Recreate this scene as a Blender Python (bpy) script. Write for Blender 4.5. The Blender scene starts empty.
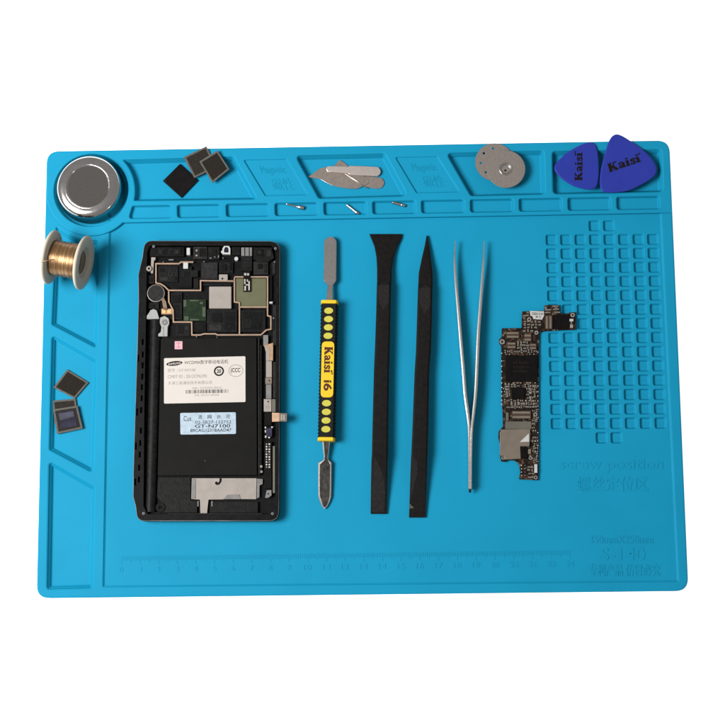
import bpy, math, random
from mathutils import Vector, Matrix, Euler
from mathutils.geometry import delaunay_2d_cdt
random.seed(7)
S = 0.001                                    # everything is authored in millimetres
scene = bpy.context.scene
C = scene.collection

# ------------------------------------------------------------------ camera
CAM_LOC = Vector((20.842, -128.706, 813.579))
CAM_ROT = Euler((0.158, 0.025, -0.0105), 'XYZ')
FPX, WPX = 1500.0, 725.0
cd = bpy.data.cameras.new('camera'); cam = bpy.data.objects.new('camera', cd); C.objects.link(cam)
cam.location = CAM_LOC * S; cam.rotation_euler = CAM_ROT
cd.sensor_width = 36; cd.lens = FPX / WPX * 36; cd.clip_start = 0.01; cd.clip_end = 60
scene.camera = cam
RM = CAM_ROT.to_matrix()

def P(px, py, z):
    """the point of the horizontal plane at height z measured at a photo position"""
    d = RM @ Vector(((px - WPX/2)/FPX, -(py - WPX/2)/FPX, -1))
    t = (z - CAM_LOC.z) / d.z
    return CAM_LOC + d*t
def PP(pts, z): return [(lambda q: (q.x, q.y))(P(a, b, z)) for a, b in pts]

# ------------------------------------------------------------------ polygon helpers (2-D, mm)
def area(p): return 0.5*sum(p[i-1][0]*p[i][1] - p[i][0]*p[i-1][1] for i in range(len(p)))
def ccw(p): return list(p) if area(p) > 0 else list(p)[::-1]
def inset(p, d):
    if abs(d) < 1e-9: return list(p)
    n = len(p); out = []
    for i in range(n):
        a, b, c = Vector(p[i-1]), Vector(p[i]), Vector(p[(i+1) % n])
        e1 = (b-a); e2 = (c-b)
        if e1.length < 1e-9 or e2.length < 1e-9: out.append(tuple(b)); continue
        e1.normalize(); e2.normalize()
        n1 = Vector((-e1.y, e1.x)); n2 = Vector((-e2.y, e2.x))
        m = n1+n2
        k = m.dot(n1)
        if m.length < 1e-6 or k < 0.25: m = n1; k = 1
        out.append(tuple(b + m*(d/k)))
    # untangle short edges that turned over
    bad = [(Vector(out[(i+1) % n])-Vector(out[i])).dot(Vector(p[(i+1) % n])-Vector(p[i])) < 0 for i in range(n)]
    if any(bad) and not all(bad):
        s = next(i for i in range(n) if not bad[i]); i = 0
        while i < n:
            e = (s+i) % n
            if bad[e]:
                j = i
                while bad[(s+j) % n]: j += 1
                pe, ne = (s+i-1) % n, (s+j) % n            # good edges either side of the run
                def line(q):
                    a, b = Vector(p[q]), Vector(p[(q+1) % n]); t = (b-a).normalized()
                    return a+Vector((-t.y, t.x))*d, t
                (A, ta), (B, tb_) = line(pe), line(ne); cr = ta.x*tb_.y-ta.y*tb_.x
                if abs(cr) > 1e-3: X = A+ta*(((B-A).x*tb_.y-(B-A).y*tb_.x)/cr)
                else: X = (Vector(out[e])+Vector(out[ne]))/2
                for q in range(i, j+1): out[(s+q) % n] = tuple(X)
                i = j
            else: i += 1
    return out
def rnd(p, r, seg=5):
    """round the corners of a polygon; r a number or one per corner"""
    n = len(p); out = []
    for i in range(n):
        ri = r[i] if isinstance(r, (list, tuple)) else r
        a, b, c = Vector(p[i-1]), Vector(p[i]), Vector(p[(i+1) % n])
        if ri <= 0: out.append(tuple(b)); continue
        u = (a-b); v = (c-b); lu, lv = u.length, v.length
        u.normalize(); v.normalize()
        ang = u.angle(v)
        if ang > 3.05: out.append(tuple(b)); continue
        t = min(ri/math.tan(ang/2), lu*0.48, lv*0.48)
        s, e = b+u*t, b+v*t
        for k in range(seg+1):
            q = k/seg
            out.append(tuple((1-q)**2*s + 2*q*(1-q)*b + q*q*e))
    return out
def inside(pt, p):
    x, y = pt; r = False; n = len(p)
    for i in range(n):
        x1, y1 = p[i-1]; x2, y2 = p[i]
        if (y1 > y) != (y2 > y) and x < (x2-x1)*(y-y1)/(y2-y1)+x1: r = not r
    return r
def circ(cx, cy, r, n=40, a0=0, a1=360, close=False):
    k = n if a1-a0 >= 360 else n+1
    return [(cx+r*math.cos(math.radians(a0+(a1-a0)*i/n)), cy+r*math.sin(math.radians(a0+(a1-a0)*i/n))) for i in range(k)]
def catmull(p, k=6):
    n = len(p); out = []
    for i in range(n):
        a, b, c, d = (Vector(p[(i+j) % n]) for j in (-1, 0, 1, 2))
        for q in range(k):
            t = q/k
            out.append(tuple(0.5*((2*b)+(-a+c)*t+(2*a-5*b+4*c-d)*t*t+(-a+3*b-3*c+d)*t**3)))
    return out

# ------------------------------------------------------------------ mesh builder
class MB:
    def __init__(s): s.v = []; s.f = []; s.m = []; s.sm = []
    def add(s, vs, fs, mi=0, smooth=False):
        o = len(s.v); s.v += [tuple(v) for v in vs]
        for f in fs:
            f = list(f)
            if len(f) > 4:
                f = [i for k, i in enumerate(f) if (Vector(vs[i])-Vector(vs[f[k-1]])).length > 1e-4]
            if len(f) > 2: s.f.append([i+o for i in f]); s.m.append(mi); s.sm.append(smooth)
    def rings(s, rings, mi=0, cap0=False, cap1=True, smooth=False, mis=None):
        n = len(rings[0]); vs = [v for r in rings for v in r]
        for k in range(len(rings)-1):
            fs = [(k*n+i, k*n+(i+1) % n, (k+1)*n+(i+1) % n, (k+1)*n+i) for i in range(n)]
            if k == 0: base = len(s.v); s.v += [tuple(v) for v in vs]
            for f in fs: s.f.append([i+base for i in f]); s.m.append(mis[k] if mis else mi); s.sm.append(smooth)
        if cap0: s.f.append([base+i for i in range(n)][::-1]); s.m.append(mis[0] if mis else mi); s.sm.append(False)
        if cap1: s.f.append([base+(len(rings)-1)*n+i for i in range(n)]); s.m.append(mis[-1] if mis else mi); s.sm.append(False)
    def prism(s, poly, z0, z1, b=0.0, mi=0, top=None, bottom=True, edge=None):
        """poly: 2-D mm outline; b: rounded top edge"""
        p = ccw(poly); R3 = lambda q, z: [(x, y, z) for x, y in q]
        top = mi if top is None else top; edge = mi if edge is None else edge
        if b > 0:
            rr = [R3(p, z0), R3(p, z1-b), R3(inset(p, b*.3), z1-b*.3), R3(inset(p, b), z1)]
            s.rings(rr, cap0=bottom, cap1=False, mis=[mi, edge, edge])
            s.add(rr[-1], [range(len(p))], top)
        else:
            s.rings([R3(p, z0), R3(p, z1)], mi, cap0=bottom, cap1=False); s.add(R3(p, z1), [range(len(p))], top)
    def pprism(s, pts, z0, z1, b=0.0, r=0, **k):
        q = PP(pts, z1)
        if r: q = rnd(q, max(r, b*1.6))
        s.prism(q, z0, z1, b, **k)
    def prect(s, x0, y0, x1, y1, z0, z1, b=0.0, r=0, **k):
        s.pprism([(x0, y0), (x1, y0), (x1, y1), (x0, y1)], z0, z1, b, r, **k)
    def pocket(s, poly, zt, zf, b=0.35, f=0.6, draft=0.25, mi=0, mf=None, floor=True):
        """walls of a recess; returns the opening left in the top surface, and the floor outline"""
        p = ccw(poly); R3 = lambda q, z: [(x, y, z) for x, y in q]
        rr = [R3(inset(p, -b), zt), R3(inset(p, -b*.3), zt-b*.3), R3(p, zt-b), R3(inset(p, draft), zf+f), R3(inset(p, draft+f*.3), zf+f*.3), R3(inset(p, draft+f), zf)]
        s.rings(rr, mi, cap0=False, cap1=False)
        if floor: s.surface(inset(p, draft+f), [], zf, mi if mf is None else mf)
        return inset(p, -b), inset(p, draft+f)
    def surface(s, outer, holes, z, mi=0, drop=()):
        vs = []; es = []
        for lp in [outer]+list(holes)+list(drop):
            o = len(vs); n = len(lp); vs += [Vector(q) for q in lp]
            es += [(o+i, o+(i+1) % n) for i in range(n)]
        r = delaunay_2d_cdt(vs, es, [], 0, 1e-6)
        vo, fo = r[0], r[2]; keep = []
        for f in fo:
            c = sum((vo[i] for i in f), Vector((0, 0)))/len(f)
            if not inside(c, outer): continue
            if any(inside(c, h) for h in holes) or any(inside(c, h) for h in drop): continue
            keep.append(tuple(f))
        s.add([(v.x, v.y, z) for v in vo], keep, mi)
    def lathe(s, c, prof, axis=(0, 0, 1), n=48, mi=0, smooth=True, mis=None, a0=None):
        c = Vector(c); ax = Vector(axis).normalized()
        u = Vector((0, 0, 1)).cross(ax) if abs(ax.z) < .9 else Vector((1, 0, 0)); u.normalize(); w = ax.cross(u)
        rr = [[c+ax*h+(u*math.cos(2*math.pi*i/n)+w*math.sin(2*math.pi*i/n))*max(r, 1e-4) for i in range(n)] for r, h in prof]
        s.rings(rr, mi, cap0=False, cap1=False, smooth=smooth, mis=mis)
    def box(s, c, sx, sy, sz, ang=0, mi=0):
        ca, sa = math.cos(ang), math.sin(ang); vs = []
        for dz in (-sz/2, sz/2):
            for dx, dy in ((-1, -1), (1, -1), (1, 1), (-1, 1)):
                x, y = dx*sx/2, dy*sy/2
                vs.append((c[0]+x*ca-y*sa, c[1]+x*sa+y*ca, c[2]+dz))
        s.add(vs, [(3, 2, 1, 0), (4, 5, 6, 7), (0, 1, 5, 4), (1, 2, 6, 5), (2, 3, 7, 6), (3, 0, 4, 7)], mi)
    def slab(s, q, t, b=0.1, mi=0, r=0.0):
        """q: four 3-D corners of the top face of a possibly tilted plate"""
        q = [Vector(a) for a in q]; n = (q[1]-q[0]).cross(q[3]-q[0]).normalized()
        if n.z < 0: n = -n
        o = q[0]; ux = (q[1]-o).normalized(); uy = n.cross(ux)
        p2 = [((a-o).dot(ux), (a-o).dot(uy)) for a in q]; p2 = ccw(p2)
        if r: p2 = rnd(p2, r, 3)
        m = lambda p, h: [o+ux*x+uy*y+n*h for x, y in p]
        s.rings([m(p2, -t), m(p2, -b), m(inset(p2, b*.4), -b*.25), m(inset(p2, b), 0)], mi, cap0=True, cap1=True)
    def tube(s, pts, r, n=8, mi=0, flat=1.0):
        pts = [Vector(p) for p in pts]; rr = []
        for i, p in enumerate(pts):
            d = (pts[min(i+1, len(pts)-1)]-pts[max(i-1, 0)]).normalized()
            u = Vector((0, 0, 1)).cross(d)
            u = u.normalized() if u.length > 1e-4 else Vector((1, 0, 0)); w = d.cross(u)
            ri = r[i] if isinstance(r, (list, tuple)) else r
            rr.append([p+(u*math.cos(2*math.pi*k/n)+w*flat*math.sin(2*math.pi*k/n))*ri for k in range(n)])
        s.rings(rr, mi, cap0=True, cap1=True, smooth=True)
    def strip(s, pts, w, z0, z1, mi=0):
        """a bent flat bar following a polyline (photo positions), mitred"""
        q = [Vector(a) for a in PP(pts, z1)]; closed = (q[0]-q[-1]).length < 0.05
        if closed: q = q[:-1]
        n = len(q); L = []; Rr = []
        for i in range(n):
            a = q[i-1] if (i > 0 or closed) else None; c = q[(i+1) % n] if (i < n-1 or closed) else None
            d1 = (q[i]-a).normalized() if a is not None else (c-q[i]).normalized()
            d2 = (c-q[i]).normalized() if c is not None else d1
            n1 = Vector((-d1.y, d1.x)); n2 = Vector((-d2.y, d2.x)); m = n1+n2; k = max(m.dot(n1), .4)
            L.append(q[i]+m*(w/2/k)); Rr.append(q[i]-m*(w/2/k))
        for i in range(n if closed else n-1):
            j = (i+1) % n
            vs = [(a.x, a.y, z) for z in (z0, z1) for a in (L[i], Rr[i], Rr[j], L[j])]
            s.add(vs, [(4, 5, 6, 7), (0, 4, 7, 3), (1, 2, 6, 5)]+([] if closed else [(0, 1, 5, 4), (3, 7, 6, 2)]), mi)
    def build(s, name, mats, parent=None, smooth=None):
        org = Vector(parent['_o']) if parent is not None and '_o' in parent else Vector((0, 0, 0))
        me = bpy.data.meshes.new(name)
        me.from_pydata([((Vector(v)-org)*S) for v in s.v], [], [list(f) for f in s.f])
        for m in (mats if isinstance(mats, (list, tuple)) else [mats]): me.materials.append(m)
        me.polygons.foreach_set('material_index', s.m)
        me.polygons.foreach_set('use_smooth', s.sm if smooth is None else [smooth]*len(s.f))
        me.update()
        o = bpy.data.objects.new(name, me); C.objects.link(o)
        if parent is not None: o.parent = parent
        o['_o'] = tuple(org)
        return o
    def solo(s, name, mats, loc, smooth=None):
        """one-mesh thing with its origin at loc (mm)"""
        me_o = {'_o': loc}
        class D(dict): pass
        org = Vector(loc); s.v = [tuple(Vector(v)-org) for v in s.v]
        o = s.build(name, mats, None, smooth); o.location = org*S; o['_o'] = tuple(org)
        return o

def tag(o, label, cat, group=None):
    o['label'] = label; o['category'] = cat
    if group: o['group'] = group
    return o
def thing(name, loc, label, cat, group=None):
    o = bpy.data.objects.new(name, None); C.objects.link(o); o.empty_display_size = .01
    o.location = Vector(loc)*S; o['_o'] = tuple(loc)
    return tag(o, label, cat, group)

# ------------------------------------------------------------------ materials
def mat(name, col, rough=.5, metal=0, var=.12, vs=300, bump=0, bs=1500, spec=.5, rv=0, aniso=0, coat=0, emit=None):
    m = bpy.data.materials.new(name); m.use_nodes = True; nt = m.node_tree; b = nt.nodes['Principled BSDF']
    col = tuple(col) if len(col) == 4 else (*col, 1)
    tc = nt.nodes.new('ShaderNodeTexCoord')
    if var:
        n = nt.nodes.new('ShaderNodeTexNoise'); n.inputs['Scale'].default_value = vs; n.inputs['Detail'].default_value = 4
        nt.links.new(tc.outputs['Object'], n.inputs['Vector'])
        mr = nt.nodes.new('ShaderNodeMapRange'); mr.inputs['To Min'].default_value = 1-var; mr.inputs['To Max'].default_value = 1+var
        mr.inputs['From Min'].default_value = .3; mr.inputs['From Max'].default_value = .7
        nt.links.new(n.outputs['Fac'], mr.inputs['Value'])
        mx = nt.nodes.new('ShaderNodeVectorMath'); mx.operation = 'SCALE'; mx.inputs[0].default_value = col[:3]
        nt.links.new(mr.outputs['Result'], mx.inputs['Scale']); nt.links.new(mx.outputs['Vector'], b.inputs['Base Color'])
        if rv:
            mr2 = nt.nodes.new('ShaderNodeMapRange'); mr2.inputs['To Min'].default_value = max(rough-rv, .02); mr2.inputs['To Max'].default_value = rough+rv
            nt.links.new(n.outputs['Fac'], mr2.inputs['Value']); nt.links.new(mr2.outputs['Result'], b.inputs['Roughness'])
    else: b.inputs['Base Color'].default_value = col
    if not rv: b.inputs['Roughness'].default_value = rough
    b.inputs['Metallic'].default_value = metal; b.inputs['Specular IOR Level'].default_value = spec
    b.inputs['Anisotropic'].default_value = aniso; b.inputs['Coat Weight'].default_value = coat
    if bump:
        n2 = nt.nodes.new('ShaderNodeTexNoise'); n2.inputs['Scale'].default_value = bs; n2.inputs['Detail'].default_value = 3
        nt.links.new(tc.outputs['Object'], n2.inputs['Vector'])
        bp = nt.nodes.new('ShaderNodeBump'); bp.inputs['Strength'].default_value = bump; bp.inputs['Distance'].default_value = .0003
        nt.links.new(n2.outputs['Fac'], bp.inputs['Height']); nt.links.new(bp.outputs['Normal'], b.inputs['Normal'])
    if emit: b.inputs['Emission Color'].default_value = (1, 1, 1, 1); b.inputs['Emission Strength'].default_value = emit
    return m
M = dict(
    table=mat('white_table_added_glow', (.9, .9, .9), .6, var=0, emit=.80),  # emission added so the mat's shadow washes out to white
    blue=mat('blue_silicone', (.0045, .180, .302), .6, var=.03, vs=35, bump=.12, bs=2600, spec=.07),
    steel=mat('polished_steel', (.42, .40, .385), .15, 1, var=.05, vs=200, rv=.04),
    steeldisc=mat('brushed_steel', (.28, .26, .24), .10, 1, var=.05, vs=900, bump=.03, bs=3000),
    tool=mat('tool_steel', (.40, .375, .36), .25, 1, var=.07, vs=700, bump=.08, bs=2500),
    light_blade=mat('pale_blade_steel', (.50, .44, .40), .40, 1, var=.06, vs=800),
    dark_blade=mat('dark_blade_steel', (.50, .42, .37), .27, 1, var=.10, vs=500),
    tooldark=mat('forged_dark_steel', (.028, .025, .022), .42, .8, var=.6, vs=350, bump=.3, bs=1200),
    gritty=mat('diamond_grit_disc', (.15, .13, .115), .65, .25, var=.3, vs=2200, bump=.7, bs=3500, spec=.2),
    black=mat('black_nylon', (.0064, .0058, .0054), .5, var=.22, vs=420, bump=.28, bs=1500, spec=.05),
    palegrey=mat('pale_grey_plastic', (.225, .225, .215), .45, var=.12, vs=500, bump=.2, spec=.15),
    scooplit=mat('nylon_painted_light', (.0102, .0094, .0089), .5, var=.3, vs=600, bump=.3, spec=.08),  # paler nylon tone standing for light on the scooped bar ends
    tweezer=mat('brushed_tweezer_steel', (.50, .475, .455), .33, 1, var=.07, vs=700, bump=.1, bs=2500),
    conesteel=mat('satin_steel', (.36, .34, .32), .2, 1, var=.05),
    rubber=mat('black_rubber', (.0065, .006, .006), .55, var=.2, vs=400, bump=.2, spec=.08),
    yellow=mat('yellow_plastic', (.50, .34, .014), .45, var=.04, spec=.15),
    oval=mat('pale_yellow_plastic', (.36, .33, .045), .5, var=.05, spec=.15),
    ink=mat('black_ink', (.008, .006, .006), .5, var=0, spec=.05),
    inkred=mat('dark_red_ink', (.05, .008, .004), .5, var=0, spec=.2),
    pick=mat('royal_blue_plastic', (.016, .026, .21), .36, var=.05, vs=120, bump=.1, bs=2500, spec=.16),
    spool=mat('ivory_plastic', (.375, .335, .27), .5, var=.04, vs=90, spec=.15),
    hub=mat('ivory_plastic_hub', (.36, .31, .25), .5, var=.05, vs=90, spec=.3),
    phone=mat('phone_black_plastic', (.0036, .0036, .0036), .45, var=.4, vs=260, bump=.25, bs=1600, spec=.05),
    phone2=mat('phone_dark_plastic', (.0062, .0060, .0058), .42, var=.4, vs=400, bump=.35, bs=1300, spec=.06),
    phone3=mat('phone_charcoal_plastic', (.0125, .0118, .0115), .45, var=.35, vs=500, bump=.35, bs=1300, spec=.08),
    hole=mat('unlit_black', (.002, .002, .002), .8, var=0, spec=.1),
    lip=mat('worn_metal_edge', (.22, .20, .18), .4, .5, var=.5, vs=90),
    battery=mat('battery_wrap', (.0052, .0050, .0045), .55, var=.12, vs=120, bump=.1, bs=900, spec=.05),
    rose=mat('rose_gold_frame', (.235, .160, .112), .5, .1, var=.10, vs=300, spec=.15),
    plate=mat('silver_plate', (.21, .185, .165), .5, .12, var=.07, vs=250, bump=.12, bs=1200, spec=.15),
    plate2=mat('grey_plate', (.125, .12, .115), .5, .15, var=.12, vs=350, spec=.15),
    shield=mat('tan_shield', (.125, .102, .080), .45, .2, var=.08, vs=200, spec=.2),
    shield2=mat('olive_grey_shield', (.085, .080, .064), .5, .2, var=.08, vs=200, spec=.2),
    cream=mat('cream_paper', (.40, .37, .335), .6, var=.02, vs=120, spec=.08),
    bluepaper=mat('pale_blue_paper', (.27, .33, .38), .5, var=.13, vs=500, spec=.1),
    white=mat('white_part', (.33, .33, .32), .45, var=.05, spec=.15),
    pink=mat('pink_paper', (.42, .22, .25), .6, var=.04),
    pinkdark=mat('rose_ink', (.25, .06, .09), .6, var=0),
    greydot=mat('grey_ink', (.12, .115, .11), .6, var=0),
    olive=mat('olive_pad', (.080, .082, .044), .55, var=.06, vs=200, spec=.1),
    green=mat('dark_green_pcb', (.0085, .0165, .0080), .45, var=.3, vs=350, spec=.06),
    greenpad=mat('pale_green_pad', (.045, .056, .034), .5, var=.25, vs=400, spec=.1),
    copper=mat('copper_flex', (.26, .15, .08), .45, .2, var=.2, vs=500),
    gold=mat('gold_pad', (.45, .26, .10), .4, .3, var=.15),
    pcb=mat('brown_black_pcb', (.014, .009, .007), .45, var=.6, vs=900, bump=.3, bs=2500, spec=.08),
    ic=mat('black_chip', (.0038, .0033, .0032), .42, var=.25, vs=300, bump=.15, bs=2500, spec=.05),
    icgrey=mat('chip_substrate', (.058, .052, .044), .5, var=.2, vs=700, spec=.12),
    icbrown=mat('chip_pad_array', (.0085, .0062, .0038), .55, var=.7, vs=2200, spec=.05),
    icbrown2=mat('chip_pad_array_grey', (.013, .0105, .0085), .55, var=.6, vs=2200, spec=.05),
    glass=mat('dark_glass_die', (.016, .015, .026), .10, 0, var=.4, vs=160, spec=.12),
    solder=mat('solder', (.38, .36, .33), .35, .7, var=.15, vs=900),
    capb=mat('capacitor_brown', (.04, .025, .017), .5, var=.3, vs=900, spec=.1),
    capt=mat('capacitor_tan', (.13, .105, .07), .5, var=.3, vs=900),
    ringmetal=mat('tinned_ring', (.17, .16, .145), .4, .2, var=.2, vs=900),
    violet=mat('violet_sensor_and_reflection', (.026, .025, .042), .18, var=.4, vs=300, spec=.12),
)
def pcb_traces(m):
    nt = m.node_tree; b = nt.nodes['Principled BSDF']; tc = nt.nodes.new('ShaderNodeTexCoord')
    v = nt.nodes.new('ShaderNodeTexVoronoi'); v.distance = 'CHEBYCHEV'; v.inputs['Scale'].default_value = 750; nt.links.new(tc.outputs['Object'], v.inputs['Vector'])
    cr = nt.nodes.new('ShaderNodeValToRGB'); e = cr.color_ramp.elements; cr.color_ramp.interpolation = 'CONSTANT'
    e[0].position = 0; e[0].color = (.0075, .005, .004, 1); e[1].position = .45; e[1].color = (.028, .015, .010, 1)
    for p, c in ((.66, (.012, .010, .006, 1)), (.78, (.055, .032, .020, 1)), (.88, (.085, .07, .048, 1)), (.94, (.010, .007, .006, 1))):
        n = e.new(p); n.color = c
    sp_ = nt.nodes.new('ShaderNodeSeparateColor'); nt.links.new(v.outputs['Color'], sp_.inputs['Color']); nt.links.new(sp_.outputs['Red'], cr.inputs['Fac']); nt.links.new(cr.outputs['Color'], b.inputs['Base Color'])
pcb_traces(M['pcb'])
# copper winding: fine turns round the spool axis (object space of the winding is aligned with the spool)
def winding_mat(axis):
    m = mat('copper_wire_winding', (.30, .17, .06), .34, .7, var=0)
    nt = m.node_tree; b = nt.nodes['Principled BSDF']
    tc = nt.nodes.new('ShaderNodeTexCoord'); dot = nt.nodes.new('ShaderNodeVectorMath'); dot.operation = 'DOT_PRODUCT'
    dot.inputs[1].default_value = axis; nt.links.new(tc.outputs['Object'], dot.inputs[0])
    cx = nt.nodes.new('ShaderNodeCombineXYZ'); nt.links.new(dot.outputs['Value'], cx.inputs['X'])
    nz = nt.nodes.new('ShaderNodeTexNoise'); nz.inputs['Scale'].default_value = 900; nz.inputs['Detail'].default_value = 5
    nt.links.new(cx.outputs['Vector'], nz.inputs['Vector'])
    cr = nt.nodes.new('ShaderNodeValToRGB'); cr.color_ramp.elements[0].position = .32; cr.color_ramp.elements[1].position = .68
    cr.color_ramp.elements[0].color = (.080, .040, .014, 1); cr.color_ramp.elements[1].color = (.27, .155, .07, 1)
    nt.links.new(nz.outputs['Fac'], cr.inputs['Fac']); nt.links.new(cr.outputs['Color'], b.inputs['Base Color'])
    bp = nt.nodes.new('ShaderNodeBump'); bp.inputs['Strength'].default_value = .6; bp.inputs['Distance'].default_value = .0004
    nt.links.new(nz.outputs['Fac'], bp.inputs['Height']); nt.links.new(bp.outputs['Normal'], b.inputs['Normal'])
    return m

# ------------------------------------------------------------------ lettering
_tc = {}
def text2d(s, bold=0.0, res=3):
    k = (s, bold)
    if k in _tc: return _tc[k]
    cu = bpy.data.curves.new('t', 'FONT'); cu.body = s; cu.size = 1; cu.resolution_u = res; cu.offset = bold
    o = bpy.data.objects.new('t', cu); C.objects.link(o); bpy.context.view_layer.update()
    me = bpy.data.meshes.new_from_object(o.evaluated_get(bpy.context.evaluated_depsgraph_get()))
    vs = [(v.co.x, v.co.y) for v in me.vertices]; fs = [tuple(p.vertices) for p in me.polygons]
    bpy.data.objects.remove(o); bpy.data.curves.remove(cu); bpy.data.meshes.remove(me)
    if vs:
        x0, x1 = min(v[0] for v in vs), max(v[0] for v in vs); y0, y1 = min(v[1] for v in vs), max(v[1] for v in vs)
        vs = [((x-x0)/max(x1-x0, 1e-6), (y-y0)/max(y1-y0, 1e-6)) for x, y in vs]
    _tc[k] = (vs, fs, (x1-x0)/max(y1-y0, 1e-6) if vs else 1)
    return _tc[k]
def qmap(quad, u, v):
    """quad: TL, TR, BR, BL in mm 3-D; u to the right, v upwards"""
    a, b, c, d = (Vector(q) for q in quad)
    return (d*(1-u)+c*u)*(1-v)+(a*(1-u)+b*u)*v
def put2d(mb, vs, fs, quad, rise=.03, mi=0, walls=False, lift=0):
    q = [Vector(a) for a in quad]; n = (q[1]-q[0]).cross(q[3]-q[0]).normalized()
    if n.z < 0: n = -n
    top = [qmap(quad, x, y)+n*(rise+lift) for x, y in vs]
    if not walls: mb.add(top, fs, mi); return
    bot = [qmap(quad, x, y)-n*.02 for x, y in vs]; N = len(top)
    cnt = {}
    for f in fs:
        for i in range(len(f)):
            a, b = f[i-1], f[i]; cnt.setdefault((min(a, b), max(a, b)), []).append((a, b))
    w = [(b+N, a+N, a, b)[::-1] for e in cnt.values() if len(e) == 1 for a, b in e]
    mb.add(top+bot, list(fs)+w, mi)
def subquad(quad, u0, v0, u1, v1): return [qmap(quad, u0, v1), qmap(quad, u1, v1), qmap(quad, u1, v0), qmap(quad, u0, v0)]
def text(mb, s, quad, rise=.03, mi=0, bold=0.0, walls=False):
    vs, fs, _ = text2d(s, bold); put2d(mb, vs, fs, quad, rise, mi, walls)
def pquad(pts, z): return [P(a, b, z) for a, b in pts]
def prq(x0, y0, x1, y1, z, slope=0.0):
    return pquad([(x0, y0), (x1, y0+slope*(x1-x0)), (x1, y1+slope*(x1-x0)), (x0, y1)], z)
GL = {  # slab-serif letters as pen strokes
 'K': ([[(.2, 0), (.2, 1)], .28], [[(0, .05), (.44, .05)], .1], [[(0, .95), (.44, .95)], .1], [[(.3, .42), (.74, .94)], .12], [[(.56, .95), (.94, .95)], .1], [[(.42, .58), (.8, .05)], .27], [[(.6, .05), (1., .05)], .1]),
 'a': ([[(.55, .02), (.55, .55)], .23], [[(.1, .5), (.2, .64), (.4, .66), (.58, .52)], .13], [[(.5, .38), (.24, .34), (.13, .19), (.24, .07), (.5, .13)], .15], [[(.55, .05), (.78, .05)], .1]),
 'i': ([[(.22, 0), (.22, .68)], .25], [[(.02, .63), (.3, .63)], .1], [[(0, .05), (.44, .05)], .1], [[(.22, .80), (.22, .98)], .22]),
 's': ([[(.52, .5), (.36, .64), (.14, .57), (.16, .43), (.44, .30), (.52, .16), (.34, .04), (.08, .14)], .15], [[(.52, .46), (.52, .68)], .07], [[(.07, .02), (.07, .24)], .07]),
 'R': ([[(.04+.09*math.cos(a*.7854), .95+.09*math.sin(a*.7854)) for a in range(9)], .06],),
}
ADV = {'K': .98, 'a': .76, 'i': .46, 's': .60, 'R': .2}
def brand(mb, quad, mi=0, s='KaisiR'):
    tot = sum(ADV[c] for c in s); x = 0; lift = 0
    a, b, c_, d = (Vector(q) for q in quad)
    for ch in s:
        for pts, w in GL[ch]:
            w *= 1.16
            for i in range(len(pts)-1):
                p, q = Vector(pts[i]), Vector(pts[i+1]); dd = (q-p).normalized(); nn = Vector((-dd.y, dd.x))*w/2
                ex = dd*(w*.18 if len(pts) > 2 else 0)
                vs = [p-ex+nn, p-ex-nn, q+ex-nn, q+ex+nn]
                lift += .0012
                put2d(mb, [((v.x+x)/tot, v.y) for v in vs], [(0, 1, 2, 3)], quad, .03, mi, lift=lift)
        x += ADV[ch]

# ================================================================== SETTING
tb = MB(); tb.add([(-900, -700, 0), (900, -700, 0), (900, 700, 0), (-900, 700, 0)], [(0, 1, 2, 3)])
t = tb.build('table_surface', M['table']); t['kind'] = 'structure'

# ================================================================== MAT
ZT, ZR, ZF = 6.0, 4.8, 3.8          # tool tray strip, rim, working field
PO, PSH, PST, PSQ = 1.8, 5.1, 3.6, 2.3
mat_root = thing('repair_mat', P(362, 370, 0), 'large blue silicone repair mat with moulded trays lying under all the tools', 'work mat')
outline_px = [(46.5, 151), (669.5, 140), (688.7, 591), (36.2, 598.3)]
outl = ccw(rnd(PP(outline_px, ZR), 7.0, 8))
mb = MB()
RC = (90.8, 190.3)                    # dish ring centre in the photo
def ring_arc(r, a0, a1, n=24):        # photo-space degrees, 0 = right, 90 = down
    return [(RC[0]+r*math.cos(math.radians(a0+(a1-a0)*i/n)), RC[1]+r*math.sin(math.radians(a0+(a1-a0)*i/n))) for i in range(n+1)]
# side wall + rim edge
R3 = lambda q, z: [(x, y, z) for x, y in q]
mb.rings([R3(inset(outl, .5), 0), R3(inset(outl, .0), .6), R3(outl, ZR-.8), R3(inset(outl, .24), ZR-.24), R3(inset(outl, .8), ZR)], 0, cap0=True, cap1=False)
# raised tray strip outline
Tpx_top = [(46.5, 151), (669.5, 140), (672.6, 212.6)]
tw = rnd(PP([(46.5, 151), (669.5, 140), (672.6, 212.6), (123, 222.6)]+ring_arc(45.5, 45, 163)[1:]+[(46.0, 200.0)], ZT), [7.0, 7.0, .3]+[0]*26, 8)
tw = ccw(tw)
tw_low = inset(tw, .03)
mb.rings([R3(tw_low, ZF-.3), R3(tw_low, ZT-.7), R3(inset(tw, .25), ZT-.22), R3(inset(tw, .75), ZT)], 0, cap0=False, cap1=False)
tray_holes = []
def hole(px, z, zf, r=2.0, **k):
    q = ccw(rnd(PP(px, z), r, 5)); o, fl = mb.pocket(q, z, zf, **k); return o
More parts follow.
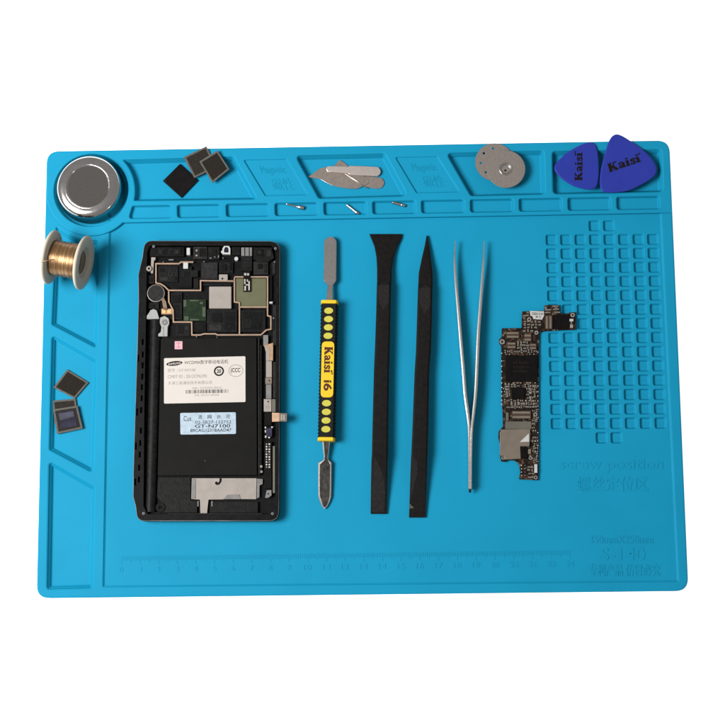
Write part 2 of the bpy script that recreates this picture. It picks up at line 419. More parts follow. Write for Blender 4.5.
# big trays of the strip
arcA = ring_arc(44.6, -43, 11, 14)
qa = PP([(233, 156.6), (256.3, 198.6)], ZT); ar = PP([(134.6, 200.3)]+arcA[::-1], ZT)
A = ccw(rnd(qa+ar, [1.6, 1.2, 1.5]+[0]*14+[1.2], 5))
o, _ = mb.pocket(A, ZT, PO, b=.9, f=.9, draft=1.15); tray_holes.append(o)
tray_holes.append(hole([(295.5, 155.6), (384.4, 153.6), (407, 195.6), (319, 198.2)], ZT, PO, 2.2, b=.9, f=.9, draft=1.15))
tray_holes.append(hole([(446.5, 153.0), (543.7, 150.7), (544.7, 193.8), (471, 195.6)], ZT, PO, 2.2, b=.9, f=.9, draft=1.15))
tray_holes.append(hole([(552.4, 151.2), (661.4, 149.4), (662.8, 191.2), (553.5, 193.7)], ZT, PO, 2.4, b=.9, f=.9, draft=1.15))
tray_holes.append(hole([(243.6, 159.8), (286.6, 159.0), (307.6, 194.6), (265.2, 195.6)], ZT, PSH, .8, b=.45, f=.35, draft=.1))
tray_holes.append(hole([(395.3, 157.2), (437.2, 156.2), (459.8, 191.8), (416.6, 192.8)], ZT, PSH, .8, b=.45, f=.35, draft=.1))
# dish well
wc = P(91.0, 190.0, ZT); o, _ = mb.pocket(circ(wc.x, wc.y, 20.9, 72), ZT, PO-.3, b=.5, f=1.0, draft=.5); tray_holes.append(o)
# row of eleven small trays
for i in range(11):
    x0 = 128.3+48.84*i; x1 = x0+42.8; yt = 205.6-(x0-128)*.0183; yb = yt+12.7
    if i == 0: pts = [(132.6, yt), (x1, yt-.6), (x1, yb-.6), (128.8, yb+.2)]
    else: pts = [(x0, yt), (x1, yt-.7), (x1+.4, yb-.6), (x0+.4, yb+.1)]
    tray_holes.append(hole(pts, ZT, PST, 1.7, b=.65, f=.6, draft=.4))
mb.surface(inset(tw, .75), tray_holes, ZT)
# rim level with left column trays and the field
rim_holes = []
rim_holes.append(hole(ring_arc(50.3, 133, 84, 12)+[(97.9, 241), (96.4, 347.4), (52.2, 324.2)], ZR, PO, [.9]+[0]*12+[1.2, 1.2, 1.2], b=.9, f=.9, draft=1.15))
rim_holes.append(hole([(52.2, 335.4), (96.2, 360.6), (92.6, 472.2), (49.6, 449.4)], ZR, PO, 1.6, b=.9, f=.9, draft=1.15))
rim_holes.append(hole([(49.3, 461.8), (94.0, 487.4), (92.0, 587.7), (47.2, 589.0)], ZR, PO, 1.6, b=.9, f=.9, draft=1.15))
field = ccw(rnd(PP([(109.6, 219.5), (661.2, 210.5), (678.6, 581.6), (102.9, 587.0)], ZR), .8, 3))
fo, ff = mb.pocket(field, ZR, ZF, b=.4, f=.2, draft=.6, floor=False)
mb.surface(inset(outl, .8), rim_holes+[fo], ZR, drop=[inset(tw, .4)])
# field floor with the screw grid
g = {'tl': P(551.4, 239.8, ZF), 'tr': P(652.9, 239.2, ZF), 'bl': P(556.6, 423.6, ZF), 'br': P(660.5, 423.0, ZF)}
def grid(c, r):
    u, v = c/7, r/13
    return (g['tl']*(1-u)+g['tr']*u)*(1-v)+(g['bl']*(1-u)+g['br']*u)*v
cells = [grid(3, -1), grid(4, -1)]+[grid(c, r) for r in range(14) for c in range(8)]+[grid(3, 14), grid(4, 14)]
fh = []
for c in cells:
    q = ccw(rnd([(c.x-2.95, c.y-2.95), (c.x+2.95, c.y-2.95), (c.x+2.95, c.y+2.95), (c.x-2.95, c.y+2.95)], 1.3, 4))
    o, _ = mb.pocket(q, ZF, PSQ, b=.42, f=.45, draft=.35); fh.append(o)
mb.surface(ff, fh, ZF, drop=[])
mb.build('mat_body', M['blue'], mat_root)
# numbers at the bottom of each cell
nb = MB()
for i, c in enumerate(cells):
    w = .9 if i+1 < 10 else (1.7 if i+1 < 100 else 2.3); h = .8
    q = [Vector((c.x-w, c.y+h, PSQ)), Vector((c.x+w, c.y+h, PSQ)), Vector((c.x+w, c.y-h, PSQ)), Vector((c.x-w, c.y-h, PSQ))]
    text(nb, str(i+1), q, .07, walls=True)
nb.build('cell_numbering', M['blue'], mat_root)
# raised lettering
RL = .22
lt = MB(); text(lt, 'screw position', prq(559, 459.2, 663, 472.4, ZF), RL, walls=True, bold=.012); lt.build('raised_lettering', M['blue'], mat_root)
lt = MB(); text(lt, '螺丝定位区', prq(577, 476.4, 648, 491.5, ZF), RL, walls=True); lt.build('raised_lettering', M['blue'], mat_root)
lt = MB(); text(lt, '350mmX250mm', prq(589.5, 535.4, 653, 543.4, ZF), RL, walls=True); lt.build('raised_lettering', M['blue'], mat_root)
lt = MB(); text(lt, 'S-140', prq(600.5, 547.6, 645, 560.6, ZF), RL, walls=True, bold=.01); lt.build('raised_lettering', M['blue'], mat_root)
lt = MB(); text(lt, '专利产品 仿冒必究', prq(589, 563.8, 660, 576.2, ZF), RL, walls=True); lt.build('raised_lettering', M['blue'], mat_root)
lt = MB(); text(lt, 'Magnetic', pquad([(258.5, 166), (283.5, 165.6), (287, 175.2), (263, 175.6)], PSH), .2, walls=True); lt.build('raised_lettering', M['blue'], mat_root)
lt = MB(); text(lt, '磁性', pquad([(269.5, 178.4), (290.5, 178), (295, 190), (274, 190.4)], PSH), .2, walls=True); lt.build('raised_lettering', M['blue'], mat_root)
lt = MB(); text(lt, 'Magnetic', pquad([(410, 163.4), (434.5, 163), (438.5, 172.8), (414, 173.2)], PSH), .2, walls=True); lt.build('raised_lettering', M['blue'], mat_root)
lt = MB(); text(lt, '磁性', pquad([(420.5, 175.6), (441, 175.2), (445, 187), (425, 187.4)], PSH), .2, walls=True); lt.build('raised_lettering', M['blue'], mat_root)
# ruler
rl = MB()
r0 = P(121.5, 556.6, ZF); r1 = P(569.8, 550.6, ZF); rd = (r1-r0); RLEN = rd.length; rd.normalize(); rn = Vector((rd.y, -rd.x, 0))
for k in range(241):
    ln = 4.2 if k % 10 == 0 else (3.2 if k % 5 == 0 else 2.2)
    c = r0+rd*(RLEN*k/240)+rn*(ln/2)
    rl.box((c.x, c.y, ZF+.06), .24, ln, .14, math.atan2(rd.y, rd.x))
c = (r0+r1)/2; rl.box((c.x-rn.x*.2, c.y-rn.y*.2, ZF+.028), RLEN+6, .25, .08, math.atan2(rd.y, rd.x))
for k in range(0, 25):
    c = r0+rd*(RLEN*k/24)+rn*7.0; w = 1.0 if k < 10 else 2.0
    q = [c-rd*w-rn*1.5, c+rd*w-rn*1.5, c+rd*w+rn*1.5, c-rd*w+rn*1.5]
    text(rl, str(k), q, .17, walls=True)
rl.build('ruler_scale', M['blue'], mat_root)

# ================================================================== STEEL DISH
dc = P(92.0, 191.6, PO-.3); dz = dc.z
dr = thing('steel_dish', (dc.x, dc.y, dz), 'round polished stainless steel dish turned upside down in the mat corner well', 'dish')
d = MB()
d.lathe((dc.x, dc.y, dz), [(18.2, 0), (18.8, .2), (18.95, .9), (18.7, 1.4), (18.15, 1.8), (18.1, 6.6), (18.0, 8.2), (17.65, 9.4), (17.0, 10.3), (16.1, 10.9), (15.0, 11.2), (13.9, 11.38), (12.9, 11.42)], n=96)
d.build('bowl_wall', M['steel'], dr)
d = MB(); d.lathe((dc.x, dc.y, dz), [(12.9, 11.42), (12.4, 11.55), (12.0, 11.5), (11.7, 11.1), (11.5, 10.95)], n=96)
d.build('foot_ring', M['steel'], dr)
d = MB(); d.lathe((dc.x, dc.y, dz), [(11.5, 10.95), (10, 10.93), (5, 10.9), (.001, 10.9)], n=96)
d.build('base_disc', M['steeldisc'], dr)

# ================================================================== WIRE SPOOL
zc = ZR+14.4
a, b = P(51.6, 257.2, zc-.6), P(83.6, 262.8, zc+.8)
ax = (b-a).normalized(); L = (b-a).length
sr = thing('wire_spool', (a+b)/2-Vector((0, 0, 14.4)), 'ivory plastic spool wound with copper wire resting on the left edge of the mat', 'spool')
def flange(c, sgn):
    f = MB(); f.lathe(c, [(6.4, -1.2*sgn), (9, -1.2*sgn), (14.0, -1.0*sgn), (14.7, -.6*sgn), (14.95, 0), (14.7, .6*sgn), (14.1, .95*sgn), (12.6, 1.15*sgn), (9.4, .75*sgn), (8.7, .5*sgn), (8.3, .0*sgn), (7.6, -4*sgn)], ax, 72)
    return f
fl = flange(a, -1).build('flange', M['spool'], sr); fl = flange(b, 1).build('flange', M['spool'], sr)
h = MB(); h.lathe(a, [(7.8, -2.5), (7.8, L-4.0), (2.6, L-4.2), (2.5, L-8)], ax, 48); h.build('hub', M['hub'], sr)
w = MB(); prof = []
nw = 64
for i in range(nw+1):
    tt = i/nw; prof.append((9.7+.10*math.sin(tt*8.5+1)+.06*math.sin(tt*29)+random.uniform(-.09, .09)-(.5 if i in (0, nw) else 0), 1.0+(L-2.0)*tt))
w.lathe(a, prof, ax, 64); w.build('wire_winding', winding_mat(tuple(ax)), sr)
e = MB(); sd = ax.cross(Vector((0, 0, 1))).normalized(); up = Vector((0, 0, 1))
pts = [P(53.5, 259.6, zc+9.2), P(50.5, 260.0, zc+11.5), P(47.0, 260.6, zc+15.2), P(44.0, 261.2, zc+15.3), P(41.4, 262.2, zc+13.6)]
e.tube(pts, .28, 6); e.build('loose_wire_end', M['copper'], sr)

# ================================================================== LOOSE CHIPS
GC = 'loose computer chips in the mat trays'
def chip(corners, zs, t_, label, kind):
    q = [P(x, y, z) for (x, y), z in zip(corners, zs)]
    cen = sum(q, Vector())/4; root = thing('computer_chip', (cen.x, cen.y, min(zs)-t_), label, 'chip', GC)
    def sub(f, dz):
        n = (q[1]-q[0]).cross(q[3]-q[0]).normalized(); n = n if n.z > 0 else -n
        return [cen+(p-cen)*f+n*dz for p in q]
    m = MB()
    if kind == 'plain':
        m.slab(q, t_, .15, r=.2); m.build('package', M['ic'], root)
        m = MB(); m.slab(sub(.1, .02), .05, .01); 
        d_ = q[0]*.86+cen*.14; m = MB(); m.lathe(d_+Vector((0, 0, .0)), [(.45, .0), (.4, .03), (.001, .03)], n=16); m.build('pin_mark', M['icbrown2'], root)
    else:
        m.slab(q, t_, .08, r=.15); m.build('substrate', M['icgrey'], root)
        m = MB(); m.slab(sub(.85, .05), .06, .02); m.build('pad_array', M['icbrown'] if kind == 'brown' else M['icbrown2'], root)
        if kind == 'window':
            m = MB(); m.slab(sub(.66, .3), .3, .08, r=.1); m.build('glass_die', M['glass'], root)
            m = MB(); qq = sub(.66, .3); put2d(m, [(.06, .52), (.94, .60), (.94, .94), (.06, .94)], [(0, 1, 2, 3)], qq, .015); m.build('painted_reflection', M['violet'], root)  # violet-grey reflection painted as a patch on the upper glass
    return root
chip([(162.8, 180.8), (179.9, 163.7), (198.1, 180.3), (181.5, 197.6)], [3.0]*4, 1.1, 'plain black square chip turned like a diamond in the top left tray', 'plain')
chip([(183.7, 157.1), (206.4, 146.1), (216.9, 167.1), (194.2, 178.1)], [6.6, 7.6, 5.4, 4.6], .8, 'grey bordered chip partly covered by another chip at the top edge of the mat', 'grey')
chip([(199.2, 161.5), (217.4, 150.5), (229.5, 169.2), (212.4, 183.0)], [7.0, 8.6, 7.0, 5.2], .8, 'brown square chip with pale border lying on top of a second chip', 'brown')
chip([(53.3, 387.6), (67.1, 369.4), (88.6, 382.6), (74.8, 398.6)], [3.0]*4, 1.0, 'dark brown chip with grey border turned like a diamond in the left tray', 'brown')
chip([(52.2, 400.6), (75.6, 398.6), (78.6, 421.5), (54.8, 424.0)], [3.0]*4, 1.0, 'grey chip mostly hidden under the glass windowed chip in the left tray', 'grey')
chip([(52.9, 409.4), (77.4, 405.6), (82.8, 428.4), (57.0, 434.0)], [4.2, 4.2, 3.9, 3.9], .9, 'chip with a shiny dark glass window in the left tray', 'window')

# ================================================================== BLADES, BITS, DISCS, PICKS
def crop(ox, oy, s, pts): return [(ox+x/s, oy+y/s) for x, y in pts]
GB = 'metal blades in the tray'
def plate_thing(name, px, z0, z1, mats, label, cat, group, bev=.15, k=0):
    q = PP(px, z1)
    if k: q = catmull(q, k)
    m = MB(); m.prism(ccw(q), z0, z1, bev, edge=len(mats)-1)
    cx = sum(p[0] for p in q)/len(q); cy = sum(p[1] for p in q)/len(q)
    return tag(m.solo(name, mats, (cx, cy, z0)), label, cat, group)
cb = lambda pts: crop(305, 155, 8.53, pts)
plate_thing('scraper_blade', cb([(250, 92), (285, 52), (303, 44), (345, 72), (420, 130), (560, 180), (640, 190), (668, 215), (676, 240), (664, 268), (640, 284), (600, 286), (540, 276), (500, 262), (420, 230), (300, 170), (255, 130)]), 2.0, 2.45, [M['dark_blade'], M['tool']],
            'brown steel blade with a rounded tail poking out under the other blades', 'blade', GB, .1, 3)
plate_thing('scraper_blade', cb([(30, 184), (70, 158), (110, 125), (150, 108), (210, 100), (330, 120), (430, 150), (520, 190), (545, 235), (500, 262), (440, 287), (350, 283), (250, 265), (190, 240), (130, 207), (70, 196)]), 2.5, 2.95, [M['dark_blade'], M['tool']],
            'wide grey brown steel blade tapering to a sharp point at the left', 'blade', GB, .1, 3)
plate_thing('scraper_blade', cb([(183, 108), (192, 98), (210, 94), (350, 98), (372, 104), (392, 92), (600, 100), (630, 110), (645, 135), (640, 162), (622, 176), (600, 179), (410, 168), (350, 152), (210, 144), (190, 134), (182, 120)]), 3.0, 3.6, [M['light_blade']],
            'pale steel blade with both ends rounded lying topmost across the other blades', 'blade', GB, .15, 3)
m = MB(); a1 = P(345, 173, 3.3); b1 = P(367.3, 188.2, 3.3); m.tube([a1, b1], .33, 6)
tag(m.solo('steel_needle', M['light_blade'], tuple(a1)), 'thin bright steel needle lying diagonally across the wide blade', 'needle')

def screw(p0, p1, r0, r1, label, head):
    a_, b_ = P(*p0, PST+.9), P(*p1, PST+.9); L_ = (b_-a_).length; ax_ = (b_-a_).normalized()
    root = thing('steel_screw', (a_.x, a_.y, PST), label, 'screw', 'tiny steel screws in the row of small trays')
    m = MB(); pr = [(.001, 0), (r0*.7, .2)]
    nth = 8
    for i in range(nth):
        pr += [(r0, .5+(L_*.62)*i/nth), (r0*.8, .5+(L_*.62)*(i+.5)/nth)]
    pr += [(r1, L_*.68)]
    m.lathe(a_, pr, ax_, 16); m.build('shank', M['steel'], root)
    m = MB(); m.lathe(a_, [(r1, L_*.68), (r1*1.1, L_*.7), (r1*1.1, L_*.97), (r1*.85, L_), (r1*.45, L_), (r1*.4, L_-.5), (.001, L_-.5)], ax_, 16); m.build('screw_head', M['tool' if head else 'steel'], root)
screw((285.8, 203.8), (304.2, 208.3), .62, 1.05, 'tiny steel screw with the widest head in the fourth small tray', True)
screw((346.4, 204.6), (358.9, 214.4), .8, .85, 'tiny slanting steel pin in the small tray below the blades', False)
screw((391.8, 202.2), (405.4, 206.0), .95, .75, 'short stubby steel screw at the top of its small tray right of the slanting pin', False)

GD = 'abrasive discs'
def disc(cx, cy, z, label, holes, tilt=0):
    c = P(cx, cy, z); root = thing('cutting_disc', (c.x, c.y, z-.5), label, 'disc', GD)
    m = MB(); r = 10.75; out = circ(c.x, c.y, r, 72)
    hs = []
    if holes:
        for k in range(8):
            an = math.radians(94+45*k); hs.append(circ(c.x+7.75*math.cos(an), c.y+7.75*math.sin(an), .72, 16))
        m.rings([R3(ccw(out), z-.5), R3(ccw(out), z)], 0, cap0=False, cap1=False)
        m.surface(ccw(out), hs, z); 
        for h_ in hs: m.rings([R3(h_[::-1], z), R3(h_[::-1], z-.5)], 0, cap0=False, cap1=False)
        m.build('grit_plate', M['gritty'], root)
        m = MB(); m.surface(ccw(out), hs, z-.5); m.build('backing', M['gritty'], root)
    else:
        m.lathe(c, [(3.7, 0), (r-.3, 0), (r, -.1), (r, -.5), (3.4, -.5)], n=96, smooth=False); m.build('grit_plate', M['gritty'], root)
        m = MB()
        m.lathe(c, [(3.7, .0), (3.6, .12), (3.3, .12), (.7, -1.5), (.001, -1.6)], n=48); m.build('hub_cone', M['conesteel'], root)
    return root
disc(494.6, 161.9, 6.65, 'brown grit disc with a ring of small holes half covered by another disc', True)
disc(505.9, 168.9, 7.3, 'solid brown grit disc with shiny steel centre lying on the holed disc', False)

def pick(px, z, label, quad, rot):
    q = catmull(PP(px, z), 5); cx = sum(p[0] for p in q)/len(q); cy = sum(p[1] for p in q)/len(q)
    root = thing('opening_pick', (cx, cy, z-1.1), label, 'pick', 'blue plastic opening picks')
    m = MB(); p = ccw(q)
    m.rings([R3(inset(p, .35), z-1.1), R3(inset(p, .0), z-.7), R3(inset(p, .12), z-.32), R3(inset(p, .4), z-.1), R3(inset(p, .85), z)], 0, cap0=True, cap1=True, smooth=False)
    m.build('plate', M['pick'], root)
    m = MB(); brand(m, pquad(quad, z)); m.build('printed_name', M['ink'], root)
pick(crop(550, 130, 10.35, [(45, 395), (62, 345), (120, 280), (200, 215), (330, 145), (395, 126), (445, 128), (480, 165), (500, 250), (510, 380), (505, 500), (490, 570), (460, 604), (420, 614), (340, 604), (240, 575), (140, 515), (70, 450)]), 7.2,
     'smaller royal blue pick with printed lettering running up its left half', crop(550, 130, 10.35, [(255, 522), (255, 215), (335, 215), (335, 522)]), 0)
# lettering quad above: TL, TR, BR, BL of text that runs upwards
pick(crop(595, 130, 10.36, [(225, 40), (180, 60), (148, 105), (125, 170), (92, 280), (62, 400), (50, 520), (58, 600), (90, 636), (150, 646), (270, 640), (380, 615), (510, 550), (600, 490), (640, 430), (632, 365), (580, 280), (480, 185), (370, 112), (285, 58)]), 7.6,
     'larger royal blue pick whose rounded tip sticks out over the top edge', crop(595, 130, 10.36, [(126, 352), (470, 238), (498, 318), (150, 440)]), 0)

# ================================================================== METAL SPATULA
sp = thing('opening_spatula', P(327.5, 372, ZF), 'double ended steel spatula with black and yellow grip beside the phone', 'spatula')
def loft(m, secs, mi=0, smooth=False, cap=True): m.rings(secs, mi, cap0=cap, cap1=cap, smooth=smooth)
cA, cB = P(329.35, 299.5, 12.2), P(326.05, 441, 12.2)
ad = (cB-cA); AL = ad.length; ad.normalize(); sx = Vector((-ad.y, ad.x, 0)); sx = sx if sx.x > 0 else -sx
def handle_sec(s_, hw, top, bot, fl=.76):
    c = Vector((cA.x+ad.x*s_, cA.y+ad.y*s_, 0)); mid = (top+bot)/2
    prof = [(-hw*fl, top), (hw*fl, top), (hw*.93, top-.9), (hw, mid+1), (hw, mid-1), (hw*.93, bot+.9), (hw*fl, bot), (-hw*fl, bot), (-hw*.93, bot+.9), (-hw, mid-1), (-hw, mid+1), (-hw*.93, top-.9)]
    return [(c.x+sx.x*x, c.y+sx.y*x, z) for x, z in prof]
m = MB(); secs = []; ns = 150
for i in range(ns+1):
    s_ = 2.3+(AL-4.6)*i/ns
    hw = 4.62+(.16 if i % 4 in (1, 2) else -.22)
    secs.append(handle_sec(s_, hw, 12.2, ZF+.15))
loft(m, secs); m.build('grip', M['rubber'], sp)
for s0, s1 in ((.0, 2.3), (AL-2.3, AL)):
    m = MB(); loft(m, [handle_sec(s0, 4.0, 11.6, ZF+.6), handle_sec(s0+.35, 4.75, 12.3, ZF+.02), handle_sec(s1-.35, 4.75, 12.3, ZF+.02), handle_sec(s1, 4.0, 11.6, ZF+.6)])
    m.build('collar', M['yellow'], sp)
for (x, y) in [(328.7, 310.7), (328.6, 319.1), (328.4, 327.4), (328.1, 335.8), (326.6, 403.2), (326.4, 411.9), (326.1, 420.5), (325.9, 429.2)]:
    c = P(x, y, 12.2); m = MB(); e_ = [(c.x+2.45*math.cos(k*math.pi/14), c.y+1.75*math.sin(k*math.pi/14)) for k in range(28)]
    m.prism(e_, 12.1, 12.42, .12); m.build('grip_dot', M['oval'], sp)
m = MB(); m.pprism([(321.9, 341.4), (334.4, 341.4), (333.2, 397.4), (320.6, 397.4)], 12.1, 12.5, .15, 2.4); pl = m.build('name_plate', M['yellow'], sp)
m = MB(); brand(m, pquad([(332.8, 347.0), (332.4, 374.8), (324.0, 374.6), (324.6, 346.8)], 12.5)); text(m, 'i6', pquad([(332.1, 380.2), (331.9, 391.0), (323.4, 390.8), (323.7, 380.0)], 12.5), .04, bold=.03)
m.build('printed_name', M['inkred'], pl)
# upper blade (bright, slightly raised)
def blade(m, L_, R_, zt, th, tk=.35):
    """left and right outline rows (photo px, zt each)"""
    secs = []
    for (l, r, y, z) in L_:
        a_, b_ = P(l, y, z), P(r, y, z); i_ = min(tk, (b_-a_).length*.3); u = (b_-a_).normalized()
        secs.append([a_+Vector((0, 0, -th)), a_+Vector((0, 0, -tk*.7)), a_+u*i_, b_-u*i_, b_+Vector((0, 0, -tk*.7)), b_+Vector((0, 0, -th))])
    m.rings(secs, 0, cap0=True, cap1=True)
    return m
m = MB()
rows = []
for k in range(7):
    an = math.radians(90*k/6); cx = 330.3; rows.append((cx-6.2*math.sin(an)-.05, cx+6.2*math.sin(an)+.05, 242.6-6.0*math.cos(an), 7.4))
rows += [(323.9, 336.4, 260, 7.6), (323.5, 336.2, 279.6, 7.9), (324.2, 335.6, 281.4, 7.9), (327.6, 332.9, 285.2, 8.0), (327.0, 332.6, 291, 8.4), (326.2, 333.1, 300.8, 8.8)]
blade(m, rows, None, 0, .8); m.build('flat_blade', M['tool'], sp)
m = MB()
rows = [(322.2, 330.2, 440.2, 8.4), (323.0, 329.0, 449, 8.0), (324.0, 327.8, 457.6, 7.4), (323.0, 328.6, 459.6, 7.2), (318.2, 331.6, 462.6, 7.0), (318.1, 331.5, 480, 6.6), (318.3, 331.2, 496.5, 6.2), (319.6, 329.8, 501, 6.0), (321.8, 327.4, 506, 5.9), (323.6, 325.0, 508.6, 5.8)]
blade(m, rows, None, 0, 1.0, .6); eb = m.build('pointed_blade', M['tweezer'], sp)
m = MB()
rows = [(323.6, 328.8, 441.2, 8.5), (324.2, 328.2, 449, 8.15), (324.9, 327.1, 457.0, 7.55), (324.4, 327.8, 460.2, 7.35), (319.8, 330.1, 464.6, 7.1), (319.6, 330.0, 480, 6.75), (319.8, 329.7, 496.0, 6.35), (321.2, 328.6, 500.5, 6.15), (322.6, 326.8, 505, 6.05), (323.9, 325.1, 507.4, 5.95)]
blade(m, rows, None, 0, .35, .15); m.build('blade_face', M['tooldark'], eb)

# ================================================================== BLACK PRY BARS
BAR_ROWS = {}
def bar(rows, label, extra=None):
    """rows: left px, right px, y px, top z, chamfer"""
    l, r, y, z = rows[len(rows)//2][:4]; c = P((l+r)/2, y, ZF)
    root = thing('pry_bar', (c.x, c.y, ZF), label, 'pry bar', 'black plastic pry bars')
    # resample finely so facets curve
    sub = []
    for i in range(len(rows)-1):
        a_, b_ = rows[i], rows[i+1]
        for k in range(4):
            t_ = k/4; sub.append([a_[j]*(1-t_)+b_[j]*t_ for j in range(5)])
    sub.append(list(rows[-1]))
    m = MB(); secs = []
    for l, r, y, z, ch in sub:
        a_, b_ = P(l, y, z), P(r, y, z); u = (b_-a_).normalized(); w_ = (b_-a_).length; ch = min(ch, w_*.3)
        lo = ZF+.05
        secs.append([Vector((a_.x, a_.y, lo)), Vector((a_.x, a_.y, z-ch*.6)), a_+u*ch, (a_+b_)/2+Vector((0, 0, min(.05, ch*.1))), b_-u*ch, Vector((b_.x, b_.y, z-ch*.6)), Vector((b_.x, b_.y, lo))])
    m.rings(secs, 0, cap0=True, cap1=True); m.build('bar_body', M['black'], root); BAR_ROWS[root.name] = sub
    return root
b1 = bar([(369.4, 402.2, 234.0, 5.2, .2), (371.2, 401.4, 238, 5.5, .3), (374.4, 397.0, 246, 6.2, .4), (376.3, 393.6, 256, 7.0, .5), (377.0, 391.6, 268, 8.0, .7), (377.0, 391.2, 282, 9.0, .8), (376.8, 391.0, 285, 10.4, .9),
     (376.2, 390.4, 310, 10.6, .9), (375.0, 389.6, 345, 10.6, .9), (373.9, 388.9, 370, 10.6, .9), (372.6, 388.2, 420, 10.6, .9), (371.8, 387.8, 455, 10.6, .9), (371.4, 387.4, 460, 10.0, .8), (371.0, 387.1, 480, 8.2, .6), (370.8, 386.8, 498, 6.6, .4), (370.6, 386.6, 513.8, 5.4, .2)],
    'black plastic pry bar with a flared flat top end')
b2 = bar([(426.6, 427.4, 235.4, 5.6, .1), (424.6, 429.3, 246, 6.4, .5), (421.6, 430.8, 259, 7.6, .8), (418.7, 432.6, 273, 8.8, .9), (418.3, 432.6, 284, 9.4, .9), (418.0, 432.4, 288, 10.5, 1.0),
     (417.0, 431.9, 320, 10.6, 1.), (416.0, 430.9, 350, 10.6, 1.), (414.6, 429.2, 372, 10.6, 1.), (412.8, 428.4, 420, 10.6, 1.), (411.4, 427.6, 452, 10.6, 1.), (411.0, 427.2, 458, 10.0, .8), (410.3, 426.6, 478, 8.2, .6), (409.6, 426.0, 498, 6.6, .4), (409.0, 425.4, 517.4, 5.4, .2)],
    'black plastic pry bar with a sharp pointed top end')
# scooped ends: the light on them is painted as paler patches
def facet(root, prof):
    rows = BAR_ROWS[root.name]
    def at(y):
        for i in range(len(rows)-1):
            if rows[i][2] <= y <= rows[i+1][2]:
                t_ = (y-rows[i][2])/max(rows[i+1][2]-rows[i][2], 1e-6); return [rows[i][j]*(1-t_)+rows[i+1][j]*t_ for j in range(5)]
        return rows[-1]
    ys = []
    for i in range(len(prof)-1):
        for k in range(6):
            t_ = k/6; t2 = t_*t_*(3-2*t_); p_, q_ = prof[i], prof[i+1]; ys.append([p_[0]*(1-t_)+q_[0]*t_]+[p_[j]*(1-t2)+q_[j]*t2 for j in (1, 2)])
    ys.append(prof[-1]); m = MB(); vs = []
    for y, fa, fb in ys:
        l, r_, _, z, ch = at(y); a_, b_ = P(l, y, z), P(r_, y, z); w_ = (b_-a_).length; c0 = min(ch, w_*.3)/w_
        for f_ in (fa, fb): f_ = min(max(f_, c0+.01), 1-c0-.01); vs.append(a_*(1-f_)+b_*f_+Vector((0, 0, .075)))
    n = len(ys); m.add(vs, [(2*i, 2*i+1, 2*i+3, 2*i+2) for i in range(n-1)]); m.build('lit_facet', M['scooplit'], root)
facet(b1, [(281.6, .46, .54), (283, .24, .80), (286.5, .14, .92), (294, .12, .92), (302, .2, .84), (309, .45, .55)])
facet(b2, [(285.0, .46, .54), (286.6, .24, .80), (290, .14, .92), (298, .12, .92), (306, .2, .84), (313, .45, .55)])
facet(b1, [(457, .16, .22), (463, .16, .40), (470, .12, .62), (480, .08, .82), (492, .06, .90), (505, .06, .86), (512, .08, .84)])
facet(b2, [(456, .14, .20), (463, .08, .40), (473, .06, .42), (484, .05, .28), (494, .05, .16), (500, .05, .08)])
m = MB(); q = [P(x, y, 6.75) for x, y in ((409.6, 503.6), (414.4, 508.0), (409.5, 508.6))]; m.add(q, [(0, 1, 2)]); m.build('chipped_notch', M['icgrey'], b2)

# ================================================================== TWEEZERS
tz = thing('steel_tweezers', P(470, 400, ZF), 'thin steel tweezers standing on edge with tips spread open upwards', 'tweezers')
def arm(rows):
    """px x, px y, arm thickness mm, half height mm"""
    m = MB(); secs = []; pts = []
    n = len(rows); full = []
    for i in range(n-1):
        w4 = [rows[max(i-1, 0)], rows[i], rows[i+1], rows[min(i+2, n-1)]]
        for k in range(6):
            t_ = k/6; full.append([.5*(2*w4[1][j]+(w4[2][j]-w4[0][j])*t_+(2*w4[0][j]-5*w4[1][j]+4*w4[2][j]-w4[3][j])*t_*t_+(-w4[0][j]+3*w4[1][j]-3*w4[2][j]+w4[3][j])*t_**3) for j in range(4)])
    full.append(rows[-1]); zc_ = ZF+4.1
    cs = [P(x, y, zc_) for x, y, _, _ in full]
    for i, (x, y, th, hh) in enumerate(full):
        d_ = (cs[min(i+1, len(cs)-1)]-cs[max(i-1, 0)]).normalized(); nn = Vector((-d_.y, d_.x, 0)); nn = nn if nn.x > 0 else -nn
        c = cs[i]; h2 = hh; e2 = min(.3, h2*.4)
        secs.append([c-nn*th/2+Vector((0, 0, -h2)), c-nn*th/2+Vector((0, 0, h2-e2)), c-nn*th*.2+Vector((0, 0, h2)), c+nn*th*.2+Vector((0, 0, h2)), c+nn*th/2+Vector((0, 0, h2-e2)), c+nn*th/2+Vector((0, 0, -h2))])
    m.rings(secs, 0, cap0=True, cap1=True, smooth=False); return m
arm([(455.6, 241, 0.48, 0.33), (454.7, 252, 0.84, 0.68), (454.8, 266, 1.21, 1.20), (456, 285, 1.42, 1.80), (458.2, 310, 1.56, 2.40), (460.6, 340, 1.62, 2.86), (463.2, 370, 1.67, 3.01), (465, 394, 1.67, 3.01), (467.4, 412, 1.67, 2.94), (469, 428, 1.38, 2.71), (469.4, 455, 1.21, 2.40), (469.3, 489, 1.11, 2.11)]).build('arm', M['tweezer'], tz)
arm([(484.2, 241.2, 0.48, 0.33), (483.9, 252, 0.84, 0.68), (483.2, 266, 1.21, 1.20), (481.8, 285, 1.42, 1.80), (480, 310, 1.56, 2.40), (478.2, 335, 1.62, 2.86), (476.9, 365, 1.62, 3.01), (475.6, 392, 1.56, 3.01), (473.6, 412, 1.48, 2.94), (471.7, 430, 1.21, 2.71), (471, 455, 1.02, 2.40), (470.8, 489, 0.93, 2.11)]).build('arm', M['tweezer'], tz)
